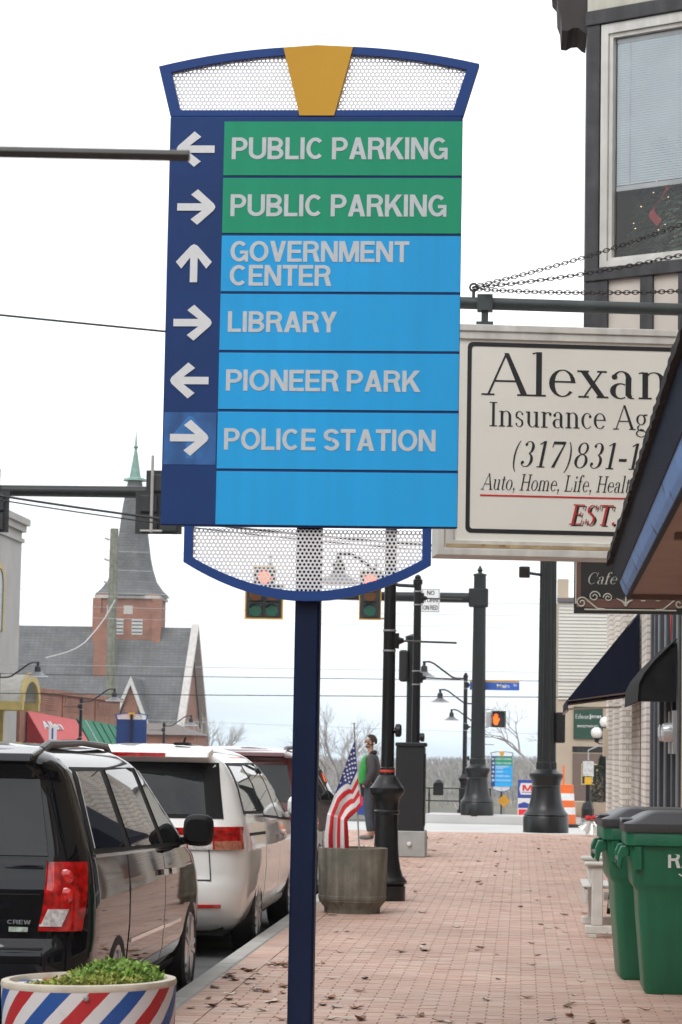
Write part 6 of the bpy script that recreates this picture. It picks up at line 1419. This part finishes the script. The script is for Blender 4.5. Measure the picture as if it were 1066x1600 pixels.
for k in range(7): MB().cbox(-.02+k*.085,.055+k*.085,.11,1.19,.405+.003*abs(k-3),.425+.003*abs(k-3),.005).build('seat_slat', wp, bn)
for k in range(9): MB().cbox(.60,.622,.14+k*.118,.22+k*.118,.42,.98,.005).build('back_slat', wp, bn)
MB().cbox(.625,.66,.10,1.20,.86,.94,.005).build('back_rail', wp, bn)

# ================================================================== BELL ORNAMENT
be = thing('bell_ornament', 'white bell ornament with red bow on the pavement by the crossing', 'decoration', (1.32, 47.5, 0))
bwm = M('silver_white_bell', (.62,.62,.60), .3, metal=.3)
for x, a in ((-.14, 35), (.03, 0), (.16, -35)):
    b = MB(); b.lathe([(.13,0),(.125,.02),(.085,.10),(.065,.20),(.02,.25)], 16); o = b.build('bell', bwm, be, (x, 0, .03 if a == 0 else .10), smooth=True); o.rotation_euler = (0, R(a), 0)
b = MB(); b.sphere((-.06,-.03,.34), .06, 8); b.sphere((.08,-.03,.35), .06, 8); b.sphere((.01,-.05,.34), .035, 8); b.build('bow', fr_, be)
b = MB(); rg = random.Random(9)
for k in range(160): c = Vector((rg.uniform(-.2,.2),rg.uniform(-.08,.08),rg.uniform(.20,.33))); d = Vector((rg.uniform(-1,1),rg.uniform(-1,1),rg.uniform(-.5,.5)))*.06; b.add([c, c+d, c+d*.5+Vector((0,0,.012))], [(0,1,2)])
b.build('greenery', M('evergreen_leaf', (.022,.042,.024), .7, var=.4, scale=9), be, fix=False)

# ================================================================== FALLEN LEAVES
rl = random.Random(21)
def leaf_mesh(kind, seed):
    r2 = random.Random(seed); b = MB(); c1, c2 = r2.uniform(2.5,7), r2.uniform(-3,3)
    if kind == 'maple': P = [(0,-.5),(.10,-.22),(.42,-.32),(.32,-.08),(.55,.10),(.28,.14),(.30,.40),(.12,.28),(0,.60),(-.12,.28),(-.30,.40),(-.28,.14),(-.55,.10),(-.32,-.08),(-.42,-.32),(-.10,-.22)]
    else: P = [(0,-.5),(.13,-.38),(.24,-.18),(.27,.04),(.2,.26),(.09,.44),(0,.56),(-.09,.42),(-.2,.24),(-.27,.02),(-.24,-.2),(-.12,-.38)]
    bend = lambda x, y: .30*c1/5*(x*x)+.22*c2/3*(y*y)+.05*math.sin(7*y+seed)
    vs = [(x, y, bend(x, y)) for x, y in P]+[(x*.5, y*.5, bend(x*.5, y*.5)-.03) for x, y in P]+[(0,0,bend(0,0)-.04)]; n = len(P); fs = []
    for i in range(n): k = (i+1) % n; fs += [(i,k,n+k,n+i), (n+i,n+k,2*n)]
    vs += [(.012,-.5,bend(0,-.5)), (.02,-.85,bend(0,-.5)+.1), (-.012,-.5,bend(0,-.5)-.01)]; fs.append((2*n+1,2*n+2,2*n+3))
    mz = min(v[2] for v in vs); return b.add([(x,y,z-mz) for x,y,z in vs], fs)
kinds = {'brown': ('curled brown leaf fallen on the brick sidewalk', M('dead_leaf_brown', (.27,.15,.09), .75, var=.3, scale=30, rand=.3)), 'pale': ('pale curled leaf fallen with its underside up on the bricks', M('dead_leaf_pale', (.60,.50,.43), .75, var=.25, scale=30, rand=.25)),
         'dark': ('dark shrivelled leaf fallen on the brick sidewalk', M('dead_leaf_dark', (.11,.06,.045), .75, var=.3, scale=30, rand=.3)), 'ochre': ('ochre leaf with lobed edge fallen on the bricks', M('dead_leaf_ochre', (.40,.26,.08), .75, var=.25, scale=30, rand=.25)), 'gutter': ('yellow leaf lying in the gutter beside the kerb', M('dead_leaf_yellow', (.50,.25,.05), .75, var=.25, scale=30, rand=.2))}
lm = {k: [] for k in kinds}
for k in kinds:
    for q in range(4):
        o = leaf_mesh('maple' if k == 'ochre' or q == 3 else 'oval', 31*q+len(k)).build('fallen_leaf', kinds[k][1], fix=False, smooth=True); lm[k].append(o.data); bpy.data.objects.remove(o)
def leaf(kind, x, y, z, s_):
    o = bpy.data.objects.new('fallen_leaf', rl.choice(lm[kind])); col.objects.link(o); o.location = (x, y, z); o.scale = (s_, s_, s_*rl.uniform(.6,1.3)); o.rotation_euler = (rl.uniform(-.12,.12), rl.uniform(-.12,.12), rl.random()*6.283)
    tag(o, kinds[kind][0], 'leaf', 'fallen leaves')
pick = lambda: rl.choices(['brown','pale','dark','ochre'], [.38,.42,.12,.08])[0]
for k in range(150):
    y = 14.4+31*rl.random()**1.75; x = rl.uniform(-1.85, 1.3)
    if x > .5 and 16.2 < y < 18.4: continue
    leaf(pick(), x, y, .0025, rl.uniform(.062,.115))
for k in range(34): y = 14.6+3.6*rl.random(); leaf(pick(), -1.98+.8*rl.random()**1.6, y, .0025, rl.uniform(.065,.12))
for k in range(18): y = 15.2+8*rl.random(); leaf('gutter' if rl.random() < .5 else 'brown', -2.24-.10*rl.random(), y, ROAD+.004, rl.uniform(.06,.10))
leaf('gutter', -2.36, 17.9, ROAD+.004, .13)
for x, y in ((-.45,14.55),(-1.02,16.2),(.30,15.0),(.62,14.75),(.42,14.6),(-.9,14.5)): leaf('brown', x, y, .0025, .10)

# ================================================================== AIR
hm = bpy.data.materials.new('pale_haze'); hm.use_nodes = True; nt = hm.node_tree; nt.nodes.clear()
ho = nt.nodes.new('ShaderNodeOutputMaterial'); hv = nt.nodes.new('ShaderNodeVolumePrincipled'); hv.inputs['Color'].default_value = (.90,.93,.97,1); hv.inputs['Density'].default_value = .00035
nt.links.new(hv.outputs[0], ho.inputs['Volume'])
hz_ = MB().box(-730, 730, -75, 1020, -45, 34).build('haze', hm); hz_['kind'] = 'stuff'; hz_['label'] = 'pale autumn haze lying over the whole street'; hz_['category'] = 'haze'
